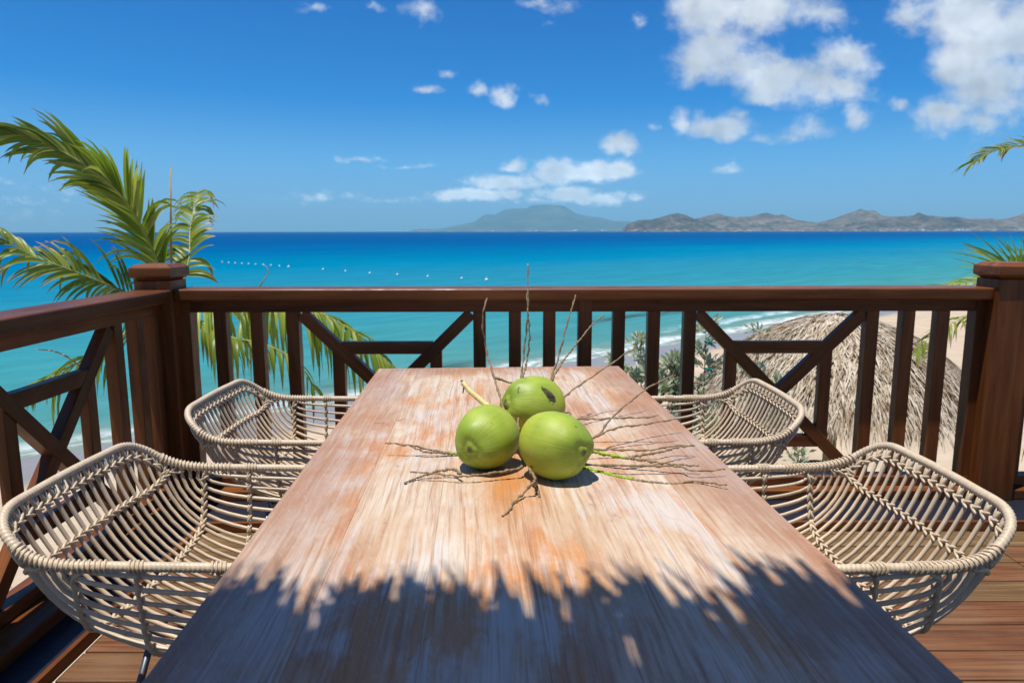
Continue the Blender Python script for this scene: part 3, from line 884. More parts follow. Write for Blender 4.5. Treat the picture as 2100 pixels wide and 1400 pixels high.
# ------------------------------------------------------------------ table
TROT = math.atan(0.0472)
TBL = empty('dining_table', (0.085 - 0.0472 * 1.62, 1.62, 0), TROT, 'long weathered wooden dining table with bleached and orange stained top', 'table')
TILT = 0.0083                     # the top runs very slightly down towards the sea
TBL.location.z = (2.89 - 1.62) * TILT
TBL.rotation_euler.x = -TILT
def table_z(y): return 0.75 + (2.89 - y) * TILT
TL0, TL1, TW, TZ, TT = -1.18, 1.272, 1.0, 0.75, 0.042     # local y range of the top
NB = 6
bw = TW / NB
for k in range(NB):
    L = TL1 - TL0
    me = box(L, bw - 0.0001, TT, M_TABLE, 0.0008 if 0 < k < NB - 1 else 0.0009, 1).copy()
    uvl = me.uv_layers.new(name='top')
    for lp in me.loops:
        c = me.vertices[lp.vertex_index].co
        uvl.data[lp.index].uv = (((NB - 1 - k) * bw + (bw / 2 - c.y)) / TW, (c.x + L / 2) / L)
    # local X of the board runs along the table
    xx = -TW / 2 + bw * (NB - 1 - k + 0.5)
    link('board', me, None, TBL, (xx, (TL0 + TL1) / 2, TZ - TT / 2), (0, 0, PI / 2))
for sx in (-1, 1):
    for yy in (TL0 + 0.09, TL1 - 0.09):
        drop = TBL.location.z - yy * TILT
        link('leg', box(round(TZ - TT + 0.001 + drop, 4), 0.085, 0.085, M_DECK, 0.005), None, TBL, (sx * 0.40, yy, (TZ - TT - drop) / 2), UPR)
    link('apron', box(TL1 - TL0 - 0.27, 0.03, 0.05, M_DECK, 0.003), None, TBL, (sx * 0.40, (TL0 + TL1) / 2, TZ - TT - 0.024), (0, 0, PI / 2))

# ------------------------------------------------------------------ chairs
def build_chair():
    half = [(.56, -.278, .690), (.40, -.280, .692), (.25, -.280, .693), (.140, -.280, .695), (.074, -.273, .712),
            (.022, -.251, .751), (-.002, -.202, .774), (-.008, -.11, .777), (-.010, 0, .778)]
    full = half + [(a, -b, c) for a, b, c in reversed(half[:-1])]
    rim_all = resample(catmull(full, 400), 800)
    # profile of the bucket at the front edge
    hp = [(-.278, .690), (-.277, .63), (-.270, .56), (-.252, .49), (-.212, .445), (-.13, .425), (0, .420)]
    prof = hp + [(-a, b) for a, b in reversed(hp[:-1])]
    prof_pts = resample(catmull([(0, a, b) for a, b in prof], 300), 600)
    def arc(P):
        L = [0.0]
        for a, b in zip(P, P[1:]): L.append(L[-1] + (b - a).length)
        return L
    LR, LP = arc(rim_all), arc(prof_pts)
    def at(P, L, s):
        s = max(0, min(L[-1], s))
        i = int(np.searchsorted(L, s)); i = max(1, min(i, len(P) - 1))
        t = (s - L[i - 1]) / max(1e-9, L[i] - L[i - 1])
        return P[i - 1].lerp(P[i], t)
    NS, NBK = 7, 20
    strands = []
    s_arm = 0.56 - 0.20                      # arm part of the rim before strands start
    s_corner = s_arm + 0.175
    p_side = 0.232
    for side in (0, 1):
        lst = []
        for k in range(1, NS + 1):
            sr = s_arm + (s_corner - s_arm) * (k - 1) / NS
            sp = p_side * k / (NS + 0.6)
            lst.append((sr, sp))
        if side == 0: A = lst
        else: B = [(LR[-1] - a, LP[-1] - b) for a, b in reversed(lst)]
    MID = []
    for k in range(NBK):
        t = k / (NBK - 1)
        MID.append((s_corner + (LR[-1] - 2 * s_corner) * t, p_side + (LP[-1] - 2 * p_side) * t))
    for idx, (sr, sp) in enumerate(A + MID + B):
        P0 = at(rim_all, LR, sr)
        pr = at(prof_pts, LP, sp)
        P3 = Vector((0.56, pr.y, pr.z))
        xb = 0.115
        C = Vector((xb, pr.y * 0.96, pr.z + 0.012))
        P1 = P0.lerp(C, 0.70); P2 = C.lerp(P3, 0.16)
        pts = []
        for i in range(41):
            t = i / 40
            pts.append(P0 * (1 - t) ** 3 + P1 * 3 * t * (1 - t) ** 2 + P2 * 3 * t * t * (1 - t) + P3 * t ** 3)
        strands.append(pts)
    parts = []
    for pts in strands:
        mb = MB(); mb.tube(resample(pts, 17), 0.0048 * (1 + 0.07 * math.sin(len(parts) * 2.7)), 7)
        me = mb.mesh('strand'); me.materials.append(M_RATTAN)
        parts.append(('strand', me))
    # wrapped rim, closed around the front edge
    front = [Vector((0.56, p.y, p.z)) for p in prof_pts]
    loop = rim_all + list(reversed(front))[1:-1]
    LL = arc(loop)[-1]
    pitch = 0.009
    nr = int(LL / pitch) * 4
    P = resample(loop + [loop[0]], nr + 1)[:-1]
    # smooth the loop corners
    for _ in range(12):
        P = [(P[i - 1] + P[i] * 2 + P[(i + 1) % len(P)]) * 0.25 for i in range(len(P))]
    mb = MB()
    T, N = frames(P, True)
    sides = 8
    for i, p in enumerate(P):
        Bv = T[i].cross(N[i])
        for s in range(sides):
            a = 2 * PI * s / sides
            ph = (i / 4 + s / sides * 1.0) % 1.0
            r = 0.0086 + 0.0020 * math.sin(PI * ph)
            mb.v.append(p + N[i] * math.cos(a) * r + Bv * math.sin(a) * r)
    n = len(P)
    for i in range(n):
        j = (i + 1) % n
        for s in range(sides):
            s2 = (s + 1) % sides
            mb.f.append((i * sides + s, i * sides + s2, j * sides + s2, j * sides + s))
    me = mb.mesh('rim'); me.materials.append(M_WRAP)
    parts.append(('rim', me))
    # rows of binding
    def pt_at_dist(pts, d):
        s = 0
        for a, b in zip(pts, pts[1:]):
            l = (b - a).length
            if s + l >= d: return a.lerp(b, (d - s) / l), (b - a).normalized()
            s += l
        return pts[-1], (pts[-1] - pts[-2]).normalized()
    def pt_at_x(pts, x):
        for a, b in reversed(list(zip(pts, pts[1:]))):
            if a.x <= x <= b.x: return a.lerp(b, (x - a.x) / max(1e-6, b.x - a.x)), (b - a).normalized()
        return pts[0], (pts[1] - pts[0]).normalized()
    NT_ = len(strands)
    rowsP = []
    def ends(row, sl, sr):
        return [(sl, None)] + row + [(sr, None)]
    i0, i1 = NS - 1, NT_ - NS + 1
    top = [pt_at_dist(strands[i], 0.034) for i in range(i0, i1)]
    rowsP.append(('top', ends(top, strands[i0][0], strands[i1 - 1][0])))
    mid = []
    j0, j1 = 4, NT_ - 4
    for i in range(j0, j1):
        t = (i - j0) / (j1 - 1 - j0)
        e_ = min(1.0, min(t, 1 - t) / 0.24)
        mid.append(pt_at_dist(strands[i], 0.016 + 0.115 * e_ * e_ * (3 - 2 * e_)))
    rowsP.append(('mid', ends(mid, strands[j0][0], strands[j1 - 1][0])))
    for xr, nm in ((0.165, 'bend'), (0.285, 'seat'), (0.44, 'seat')):
        row_ = [pt_at_x(st, xr) for st in strands]
        arm = 0.56 - xr if xr > 0.2 else s_arm
        rowsP.append((nm, ends(row_, at(rim_all, LR, arm), at(rim_all, LR, LR[-1] - arm))))
    inside = Vector((0.32, 0, 0.85))
    for nm, row_ in rowsP:
        mb = MB()
        pts = [r_[0] for r_ in row_]
        # backing cane on the outside of the strands
        off = []
        for k, (p, tg) in enumerate(row_):
            nrm = (inside - p).normalized()
            off.append(p - nrm * (0.006 if tg is not None else 0.0))
        mb.tube(resample(off, 80), 0.0042, 6)
        for k, (p, tg) in enumerate(row_):
            if tg is None: continue
            rt = (pts[min(k + 1, len(pts) - 1)] - pts[max(k - 1, 0)]).normalized()
            nrm = tg.cross(rt)
            if nrm.dot(inside - p) < 0: nrm = -nrm
            nrm.normalize()
            gap = (pts[min(k + 1, len(pts) - 1)] - pts[k]).length
            if nm in ('top', 'mid', 'bend'):
                ln = min(0.0135, max(gap, 0.012) * 0.62)
                q = p + nrm * 0.0055
                mb.blob(q + tg * 0.0035, (rt * 0.92 + tg * 0.38), ln, 0.0038, 6)
                mb.blob(q - tg * 0.0035 + rt * 0.004, (rt * 0.92 - tg * 0.38), ln, 0.0038, 6)
                mb.blob(p - nrm * 0.004, rt, ln, 0.0040, 6)
                if nm == 'top':
                    # lashings between the rim and the first row
                    rp, _ = pt_at_dist(strands[min(NT_ - 1, i0 + k - 1)], 0.006)
                    dv = rp - p
                    mb.blob((p + rp) / 2 + nrm * 0.004 + rt * 0.005, dv + rt * 0.009, dv.length * 0.55, 0.0036, 5)
                    mb.blob((p + rp) / 2 + nrm * 0.004 - rt * 0.004, dv - rt * 0.006, dv.length * 0.55, 0.0033, 5)
            else:
                mb.blob(p + nrm * 0.0045, rt + tg * 0.5, 0.0115, 0.0040, 6)
                mb.blob(p + nrm * 0.0040, rt - tg * 0.5, 0.0105, 0.0038, 6)
                mb.blob(p - nrm * 0.006, rt, 0.012, 0.0062, 6)
        me = mb.mesh('binding'); me.materials.append(M_WRAP)
        parts.append(('binding', me))
    # lashing turns where the arm runs into the back
    mb = MB()
    for sgn in (0, 1):
        for s0, s1, st in ((s_arm - 0.03, s_corner - 0.02, 0.010), (0.26, 0.285, 0.008), (0.105, 0.13, .008)):
            s = s0
            while s < s1:
                ss = s if sgn == 0 else LR[-1] - s
                p = at(rim_all, LR, ss); p2 = at(rim_all, LR, ss + 0.004)
                tg = (p2 - p).normalized()
                up = Vector((0, 0, 1)); bb = tg.cross(up).normalized(); nn = bb.cross(tg)
                ring = []
                tilt = tg * 0.004
                for a in range(10):
                    an = 2 * PI * a / 10
                    ring.append(p + bb * math.cos(an) * 0.0108 + nn * math.sin(an) * 0.0108 + tilt * math.cos(an))
                mb.tube(ring, 0.0027, 5, closed=True)
                s += st
    me = mb.mesh('lashing'); me.materials.append(M_WRAP)
    parts.append(('lashing', me))
    # steel under-frame
    for sx, fxx in ((0.18, 0.11), (0.46, 0.53)):
        for sy in (-1, 1):
            mb = MB(); mb.tube([Vector((sx, sy * 0.058, 0.418)), Vector(((sx + fxx) / 2, sy * 0.148, 0.21)), Vector((fxx, sy * 0.24, 0.008))], 0.0085, 8)
            me = mb.mesh('leg'); me.materials.append(M_STEEL); parts.append(('leg', me))
            mb = MB(); mb.tube([Vector((fxx - 0.002, sy * 0.241, 0.012)), Vector((fxx, sy * 0.2415, 0.0))], 0.011, 8)
            me = mb.mesh('foot'); me.materials.append(M_FOOT); parts.append(('foot', me))
    mb = MB()
    mb.tube([Vector((0.17, -0.055, 0.420)), Vector((0.48, -0.055, 0.414))], 0.0075, 8)
    mb.tube([Vector((0.17, 0.055, 0.420)), Vector((0.48, 0.055, 0.414))], 0.0075, 8)
    mb.tube([Vector((0.18, -0.06, 0.420)), Vector((0.18, 0.06, 0.420))], 0.0075, 8)
    mb.tube([Vector((0.46, -0.10, 0.417)), Vector((0.46, 0.10, 0.417))], 0.0075, 8)
    me = mb.mesh('seat_frame'); me.materials.append(M_STEEL); parts.append(('seat_frame', me))
    return parts

CH = build_chair()
def chair(x, y, rz, label):
    e = empty('rattan_chair', (x, y, 0.0), rz, label, 'chair', 'woven rattan chairs at the table')
    for nm, me in CH:
        o = link(nm, me, None, e)
        if nm in ('binding', 'lashing'): o['kind'] = 'stuff'
    return e
# origin of a chair is under the middle of the top of its back
chair(-0.985, 1.525, R(-1.0), 'woven rattan armchair beside the side railing, nearer the shaded end of the table')
chair(-0.984, 2.305, R(-0.5), 'woven rattan armchair by the corner post, beside the sunlit end of the table')
chair(0.954, 1.515, R(181.5), 'woven rattan armchair on the open deck side, nearer the shaded end of the table')
chair(0.876, 2.300, R(180.5), 'woven rattan armchair in front of the thatched umbrella, beside the sunlit table end')

# ------------------------------------------------------------------ coconuts and their stalk
def coconut(px, py, D_contact, rr, ln, axis_cam, label, seed, mat=None):
    """axis_cam: direction of the tip as seen from the camera (right, up, towards camera)"""
    rnd = random.Random(seed)
    prof = [(-1.0, 0.0), (-.985, .22), (-.93, .47), (-.80, .72), (-.60, .885), (-.35, .975), (-.08, 1.0), (.18, .97),
            (.42, .87), (.62, .725), (.74, .60), (.815, .49), (.85, .40), (.855, .32), (.845, .255), (.855, .20), (.895, .15), (.925, .10), (.92, .055), (.90, .02), (.898, 0.0)]
    zz = [a for a, b in prof]; rs = [b for a, b in prof]
    n = 44; seg = 36
    v = []; f = []
    cp = resample(catmull([(a, b, 0) for a, b in prof], 200), n)
    ph = rnd.random() * 6
    for i in range(1, n - 1):
        z, r = cp[i].x, max(cp[i].y, 0.004)
        for s in range(seg):
            a = 2 * PI * s / seg
            lob = 1 + (0.028 + 0.15 * max(0, min(1, (z - .50) / .34)) ** 1.4) * math.cos(3 * a + ph)
            lob += 0.012 * mnoise.noise(Vector((math.cos(a) * 1.4, math.sin(a) * 1.4, z * 1.2 + seed)))
            v.append((math.cos(a) * r * rr * lob, math.sin(a) * r * rr * lob, z * ln))
    m_ = n - 2
    for i in range(m_ - 1):
        for s in range(seg):
            s2 = (s + 1) % seg
            f.append((i * seg + s, i * seg + s2, (i + 1) * seg + s2, (i + 1) * seg + s))
    v.append((0, 0, cp[0].x * ln)); v.append((0, 0, cp[-1].x * ln)); nb_ = len(v)
    f += [((s + 1) % seg, s, nb_ - 2) for s in range(seg)]
    f += [((m_ - 1) * seg + s, (m_ - 1) * seg + (s + 1) % seg, nb_ - 1) for s in range(seg)]
    ax = (C3 @ Vector(axis_cam)).normalized()
    q = ax.to_track_quat('Z', 'Y')
    if mat is not None:
        spots = [((q.inverted() @ (C3 @ Vector(dv).normalized())) * (0.083 * sc_), rd) for dv, rd, sc_ in mat]
        mat = mat_coconut('scarred_coconut_husk', 0.64, spots)
    me = mesh('husk', v, f, True); me.materials.append(mat or M_COCO)
    low = min((q @ Vector(c)).z for c in v)
    c = at_y(px, py, D_contact)
    z = table_z(c.y) - low - 0.001
    o = link('coconut', me, None, None, (c.x, c.y, z), q.to_euler())
    return tag(o, label, 'coconut', 'green coconuts on the table')

coconut(996, 897, 1.600, .0735, .083, (-.44, -.22, .87), 'green coconut with its ribbed tip turned outwards, lying beside the pale cut stalk', 1)
coconut(1143, 918, 1.528, .0755, .086, (.68, -.10, .72), 'smooth green coconut beside the bright green twigs, lying nearest the shaded table end', 2)
coconut(1090, 828, 1.885, .0800, .092, (-.84, .16, .50), 'green coconut with dark brown scars lying behind the other two', 3,
        [((.50, .52, .70), .020, 1.0), ((.62, .40, .68), .018, 1.0), ((.70, .28, .66), .013, 1.02), ((-.12, -.42, .9), .010, .97), ((.72, -.40, .56), .014, 1.0), ((-.45, .58, .68), .008, .98)])

BUN = empty('coconut_stalk', at_z(1075, 935, TZ), 0, 'stripped coconut stalk with long thin brown twigs between three coconuts', 'stalk')
def to_local(P): return [p - BUN.location for p in P]
def path(pts):
    out = []
    for q in pts:
        out.append(at_y(q[0], q[1], q[2]) if q[2] > 1.0 else at_z(q[0], q[1], q[2] + 0.010))
    return out
def twig(pts, r=0.0032, mat=M_TWIG, name='twig', wob=0.0015, seed=0, tip=0.55):
    P = to_local(path(pts))
    n = 64
    C = resample(catmull(P, 60), n)
    C = [c + Vector((mnoise.noise(Vector((i * .30, seed, 0))), mnoise.noise(Vector((i * .30, seed, 9))), mnoise.noise(Vector((i * .30, seed, 19))))) * wob for i, c in enumerate(C)]
    mb = MB()
    mb.tube(C, lambda t: r * (1 - (1 - tip) * t) * (1 + (0.34 * math.sin(t * 130 + seed) + 0.25 * math.sin(t * 47 + seed * 2)) * (1 if r < 0.006 else 0.1)), 6)
    link(name, mb.mesh(name), mat, BUN)
TW_ = [
 [(1050, 905, 1.70), (1030, 830, 1.86), (1012, 770, 1.95), (998, 720, 2.0), (990, 670, 2.0), (991, 640, 2.0), (1000, 611, 2.02)],
 [(1062, 890, 1.74), (1066, 800, 1.93), (1075, 720, 2.0), (1080, 660, 2.0), (1083, 600, 2.02), (1082, 540, 2.05)],
 [(1066, 800, 1.93), (1080, 740, 2.0), (1086, 690, 2.0), (1083, 640, 2.0), (1081, 600, 2.02)],
 [(1085, 895, 1.74), (1120, 800, 1.93), (1143, 740, 2.0), (1156, 690, 2.02), (1170, 640, 2.05), (1180, 605, 2.08)],
 [(1131, 780, 1.95), (1142, 760, 1.98), (1162, 730, 2.02), (1195, 690, 2.06), (1215, 665, 2.1), (1241, 645, 2.12)],
 [(1095, 890, 1.75), (1157, 815, 1.92), (1195, 785, 1.98), (1240, 755, 2.04), (1290, 720, 2.1), (1307, 710, 2.12)],
 [(1120, 925, 1.70), (1215, 898, 1.72), (1250, 862, 1.76), (1290, 825, 1.80), (1330, 795, 1.84), (1386, 767, 1.88)],
 [(1120, 925, 1.70), (1215, 898, 1.72), (1260, 878, 1.75), (1320, 870, 1.78), (1387, 858, 1.81)],
 [(1100, 900, 1.74), (1160, 846, 1.84), (1178, 858, 1.80), (1240, 858, 1.80), (1300, 857, 1.80), (1352, 852, 1.80)],
 [(1120, 935, .775), (1205, 922, .775), (1260, 922, .772), (1340, 922, .775), (1380, 915, .775), (1425, 913, .78)],
 [(1282, 938, .778), (1305, 935, .78), (1360, 925, .78), (1390, 917, .782), (1420, 913, .782)],
 [(1283, 939, .778), (1330, 945, .775), (1380, 952, .772), (1432, 954, .772)],
 [(1110, 950, .775), (1205, 951, .772), (1300, 955, .772), (1390, 955, .77), (1420, 965, .768), (1487, 962, .768)],
 [(1296, 983, 1.512), (1340, 989, 1.492), (1385, 992, 1.485), (1425, 986, 1.49), (1490, 995, 1.45)],
 [(1060, 900, 1.74), (1000, 925, 1.715), (940, 931, 1.69), (880, 921, 1.69), (840, 912, 1.69), (790, 908, 1.69)],
 [(925, 929, 1.69), (890, 928, 1.68), (870, 925, 1.68), (840, 914, 1.69)],
 [(1078, 955, .775), (1060, 960, .775), (1030, 967, .77), (960, 975, .768), (900, 972, .768), (842, 968, .77)],
 [(945, 973, .768), (930, 962, .772), (890, 968, .765), (860, 978, .757), (828, 990, .755)],
 [(1085, 960, .78), (1096, 984, .785), (1075, 1008, .765), (1052, 1030, .757), (1045, 1045, .756), (1033, 1057, .755)],
 [(1096, 984, .785), (1101, 998, .765), (1106, 1018, .755)],
 [(1013, 775, 1.95), (1025, 777, 1.95), (1040, 783, 1.96), (1055, 786, 1.97)],
]
for k, pts in enumerate(TW_):
    twig(pts, 0.0034 if k not in (0, 1, 3) else 0.0038, M_TWIG, 'twig', 0.0034, k * 3.3)
twig([(1120, 945, .79), (1205, 926, .785), (1240, 931, .783), (1284, 939, .779)], 0.0046, M_TWIG_G, 'twig', 0.0012, 71, 0.9)
twig([(1150, 935, 1.64), (1205, 960, 1.588), (1250, 973, 1.545), (1297, 983, 1.512)], 0.0052, M_TWIG_G, 'twig', 0.0012, 72, 0.9)
twig([(1060, 902, 1.74), (1000, 926, 1.715), (940, 931, 1.69), (912, 927, 1.69)], 0.0042, M_TWIG_G, 'twig', 0.001, 73, 0.9)
twig([(1055, 880, 1.76), (1066, 905, 1.70), (1074, 930, 1.66), (1086, 962, 1.61)], 0.011, M_STALK_D, 'stem', 0.0, 80, 0.8)
twig([(1066, 905, 1.70), (1030, 860, 1.77), (1000, 832, 1.84), (968, 805, 1.90), (950, 785, 1.94)], 0.0105, M_STALK, 'cut_stalk', 0.001, 81, 0.72)
twig([(953, 789, 1.935), (951, 796, 1.93), (949, 806, 1.925)], 0.003, M_TWIG, 'twig', 0.0, 82)
twig([(951, 786, 1.94), (946, 780, 1.945)], 0.004, M_TWIG, 'twig', 0.0, 83)

# ------------------------------------------------------------------ palms
def strip(mb, P, W, nrm, fold=0.35, ts=None):
    """folded leaf strip along P with half widths W"""
    b0 = len(mb.v); n = len(P)
    for i, p in enumerate(P):
        tg = (P[min(i + 1, n - 1)] - P[max(i - 1, 0)]).normalized()
        sd = tg.cross(nrm)
        if sd.length < 1e-4: sd = tg.orthogonal()
        sd.normalize()
        up = sd.cross(tg)
        w = W[i]
        mb.v += [p - sd * w + up * (w * fold), p, p + sd * w + up * (w * fold)]
        if ts is not None: ts += [i / (n - 1)] * 3
    for i in range(n - 1):
        a = b0 + i * 3
        mb.f += [(a, a + 1, a + 4, a + 3), (a + 1, a + 2, a + 5, a + 4)]

def set_t(me, ts):
    at_ = me.attributes.new('t', 'FLOAT', 'POINT')
    at_.data.foreach_set('value', ts)

def frond(palm, pts, n, llen, mat, droop, seed, sep_leaf=True, wid=0.016, up=0.25, sweep=0.7, rach=0.012, wind=None, plane=None, sides=(1, 1), start=0.08, sw_end=0.5):
    """pts: world-space rib; leaflets on both sides"""
    rnd = random.Random(seed)
    o0 = palm.location
    C = resample(catmull([p - o0 for p in pts], 60), 61)
    T, _ = frames(C)
    mb = MB(); mb.tube(C, lambda t: rach * (1 - 0.85 * t), 6)
    fr = link('frond', mb.mesh('frond'), M_RACHIS, palm)
    allmb = MB(); allts = []
    cl = {}
    for k in range(n):
        t = start + (1 - start) * (k + rnd.uniform(-.3, .3)) / (n - 1)
        t = max(0.02, min(0.995, t))
        i = min(int(t * 60), 59)
        p = C[i].lerp(C[i + 1], t * 60 - i); tg = T[i]
        base_side = (plane if plane is not None else tg.cross(Vector((0, 0, 1))))
        if base_side.length < 0.05: base_side = Vector((1, 0, 0))
        base_side = (base_side - tg * base_side.dot(tg)).normalized()
        upv = base_side.cross(tg).normalized()
        if upv.z < 0: upv = -upv
        for j, sg in enumerate((-1, 1)):
            if rnd.random() > sides[j]: continue
            lk = math.sin(PI * min(1, (0.22 + 0.78 * t) ** 0.8)) ** 0.55 if t < 0.97 else 0.45
            ln = llen * (0.35 + 0.65 * lk) * rnd.uniform(0.8, 1.1)
            ck = (k // 4, sg)
            if ck not in cl: cl[ck] = (rnd.gauss(0, .38), rnd.gauss(0, .18), rnd.uniform(0.5, 1.7), rnd.uniform(.72, 1.2))
            cs, cu, cd, cln = cl[ck]
            ln *= cln
            sw = sweep + sw_end * t + cs + rnd.uniform(-.10, .10)
            d = (base_side * sg + tg * sw + upv * (up + cu + rnd.uniform(-.08, .08))).normalized()
            if wind is not None: d = (d + wind * rnd.uniform(0.5, 1.1)).normalized()
            m_ = 7; P = [p.copy()]; q = p.copy(); dd_ = d.copy()
            dr = droop * cd * rnd.uniform(0.8, 1.2)
            if rnd.random() < 0.12: dr *= 2.6
            for s in range(1, m_):
                dd_ = (dd_ + Vector((0, 0, -1)) * dr * (s / m_) * 0.55 + (wind * 0.12 if wind is not None else Vector())).normalized()
                q = q + dd_ * (ln / (m_ - 1)); P.append(q.copy())
            w = wid * rnd.uniform(0.75, 1.15)
            Wd = [w * x for x in (0.45, 0.95, 1.0, 0.92, 0.72, 0.42, 0.04)]
            nrm = (upv * 1.0 + Vector((rnd.uniform(-.35, .35), rnd.uniform(-.35, .35), rnd.uniform(-.2, .2)))).normalized()
            if sep_leaf:
                lm = MB(); ts = []
                P0 = P[0]
                strip(lm, [x - P0 for x in P], Wd, nrm, 0.4, ts)
                me = lm.mesh('leaflet', True); set_t(me, ts)
                link('leaflet', me, mat, fr, P0)
            else:
                strip(allmb, P, Wd, nrm, 0.4, allts)
    if not sep_leaf:
        me = allmb.mesh('leaflets', True); set_t(me, allts)
        o = link('leaflets', me, mat, fr); tag(o, kind='stuff')
    return fr

def YP(l): return [at_y(a, b, c) for a, b, c in l]
def trunk(palm, top, foot, r0, r1):
    mb = MB()
    P = resample(catmull([foot - palm.location, (foot * 0.5 + top * 0.5) + Vector((-.12, .05, 0)) - palm.location, top - palm.location], 40), 60)
    mb.tube(P, lambda t: (r0 + (r1 - r0) * t) * (1 + 0.05 * math.sin(t * 190)), 12)
    link('trunk', mb.mesh('trunk'), M_TRUNK, palm)

top = at_y(352, 640, 5.0)
PALM = empty('palm_tree', Vector((top.x, top.y, sand_z(top.x, top.y))), 0, 'green coconut palm with windblown fronds rising behind the corner post', 'palm tree')
trunk(PALM, top, Vector((top.x - 0.02, top.y + 0.1, sand_z(top.x, top.y) - 0.1)), 0.15, 0.095)
frond(PALM, [top] + YP([(338, 585, 4.95), (322, 535, 4.9), (292, 468, 4.8), (262, 418, 4.7), (232, 384, 4.62), (188, 349, 4.55), (134, 314, 4.5), (67, 284, 4.45), (0, 268, 4.4), (-45, 268, 4.4)]),
      64, 0.42, M_PALM, 0.42, 1, wid=0.0145, up=0.15, sweep=1.35, plane=Vector((0.72, 0.25, 0.66)), start=0.16, sw_end=1.9)
frond(PALM, [top] + YP([(372, 590, 5.05), (388, 530, 5.15), (390, 475, 5.3), (400, 420, 5.5), (408, 392, 5.75)]),
      26, 0.32, M_PALM_D, 0.9, 2, wid=0.018, up=0.1, sweep=0.75, plane=Vector((1, 0.1, 0.1)), start=0.22)
frond(PALM, [top] + YP([(300, 615, 4.8), (235, 590, 4.6), (175, 566, 4.45), (120, 545, 4.35), (67, 526, 4.3), (10, 492, 4.25)]),
      38, 0.38, M_PALM_D, 0.8, 3, wid=0.013, up=0.05, sweep=1.0, plane=Vector((0.3, 0.75, 0.25)), start=0.12)
frond(PALM, [top] + YP([(400, 616, 4.95), (460, 606, 4.9), (530, 606, 4.85), (600, 620, 4.8), (660, 643, 4.78), (733, 685, 4.75), (770, 718, 4.75), (812, 760, 4.75)]),
      54, 0.68, M_PALM, 1.9, 4, wid=0.021, up=-0.05, sweep=0.55, plane=Vector((0.1, 1, 0.0)), start=0.10)
frond(PALM, [top] + YP([(410, 660, 4.7), (470, 690, 4.5), (540, 705, 4.4), (600, 735, 4.35), (640, 790, 4.3)]),
      24, 0.42, M_PALM_D, 1.9, 5, wid=0.015, up=-0.1, sweep=0.6, plane=Vector((0.2, 1, 0.0)), start=0.15)
frond(PALM, [top] + YP([(300, 660, 4.7), (230, 700, 4.5), (158, 745, 4.35), (90, 775, 4.25), (30, 815, 4.2), (-20, 870, 4.15)]),
      28, 0.42, M_PALM, 1.5, 6, wid=0.015, up=-0.05, sweep=0.6, plane=Vector((0.1, 1, 0.0)), start=0.12)
mb = MB(); mb.tube([at_y(352, 620, 5.05) - PALM.location, at_y(350, 440, 5.1) - PALM.location, at_y(350, 343, 5.12) - PALM.location], lambda t: 0.011 * (1 - 0.6 * t), 6)
link('spear', mb.mesh('spear'), M_SPEAR, PALM)
mb = MB(); mb.tube(resample(catmull([p - PALM.location for p in YP([(520, 606, 4.85), (536, 582, 4.8), (549, 562, 4.8), (549, 550, 4.8), (541, 543, 4.8)])], 30), 20), lambda t: 0.006 * (1 - 0.6 * t), 5)
link('dry_stem', mb.mesh('dry_stem'), M_SPEAR, PALM)
mb = MB(); mb.tube(resample(catmull([p - PALM.location for p in YP([(165, 752, 4.35), (140, 733, 4.3), (110, 720, 4.3), (74, 716, 4.3)])], 30), 20), lambda t: 0.007 * (1 - 0.6 * t), 5)
link('dry_stem', mb.mesh('dry_stem'), M_SPEAR, PALM)

topR = at_y(2200, 590, 7.2)
PALMR = empty('palm_tree', Vector((topR.x, topR.y, sand_z(topR.x, topR.y))), 0, 'palm with thin spiky fronds showing behind the capped post next to the thatched umbrella', 'palm tree')
trunk(PALMR, topR, Vector((topR.x + 0.2, topR.y, sand_z(topR.x, topR.y) - 0.1)), 0.17, 0.11)
frond(PALMR, [topR] + YP([(2225, 450, 7.1), (2190, 340, 7.0), (2120, 302, 6.9), (2070, 303, 6.85), (2030, 314, 6.8), (1998, 332, 6.8)]), 80, 0.34, M_PALM_D, 0.40, 11, False, wid=0.012, up=0.45, sweep=1.1, plane=Vector((0.25, 1, 0.3)), start=0.3)
frond(PALMR, [topR] + YP([(2190, 560, 6.4), (2190, 520, 5.9), (2200, 480, 5.4)]), 26, 0.50, M_PALM, 0.05, 12, False, wid=0.010, up=0.75, sweep=0.05, plane=Vector((1, 0, 0.15)), start=0.35)
frond(PALMR, [topR] + YP([(2150, 585, 6.9), (2080, 580, 6.6), (2010, 578, 6.4), (1940, 588, 6.3), (1890, 605, 6.25)]), 44, 0.34, M_PALM, 0.35, 13, False, wid=0.010, up=0.45, sweep=1.1, plane=Vector((0.1, 1, 0.25)), start=0.3)
frond(PALMR, [topR] + YP([(2130, 620, 6.7), (2050, 640, 6.4), (1970, 655, 6.2), (1910, 690, 6.15), (1880, 720, 6.1)]), 40, 0.40, M_PALM_D, 0.9, 14, False, wid=0.012, up=0.1, sweep=0.9, plane=Vector((0.1, 1, 0.1)), start=0.3)
frond(PALMR, [topR] + YP([(2190, 700, 6.9), (2140, 800, 6.6), (2110, 900, 6.5)]), 24, 0.40, M_PALM, 0.9, 15, False, wid=0.012, plane=Vector((1, 0.3, 0)), start=0.2)

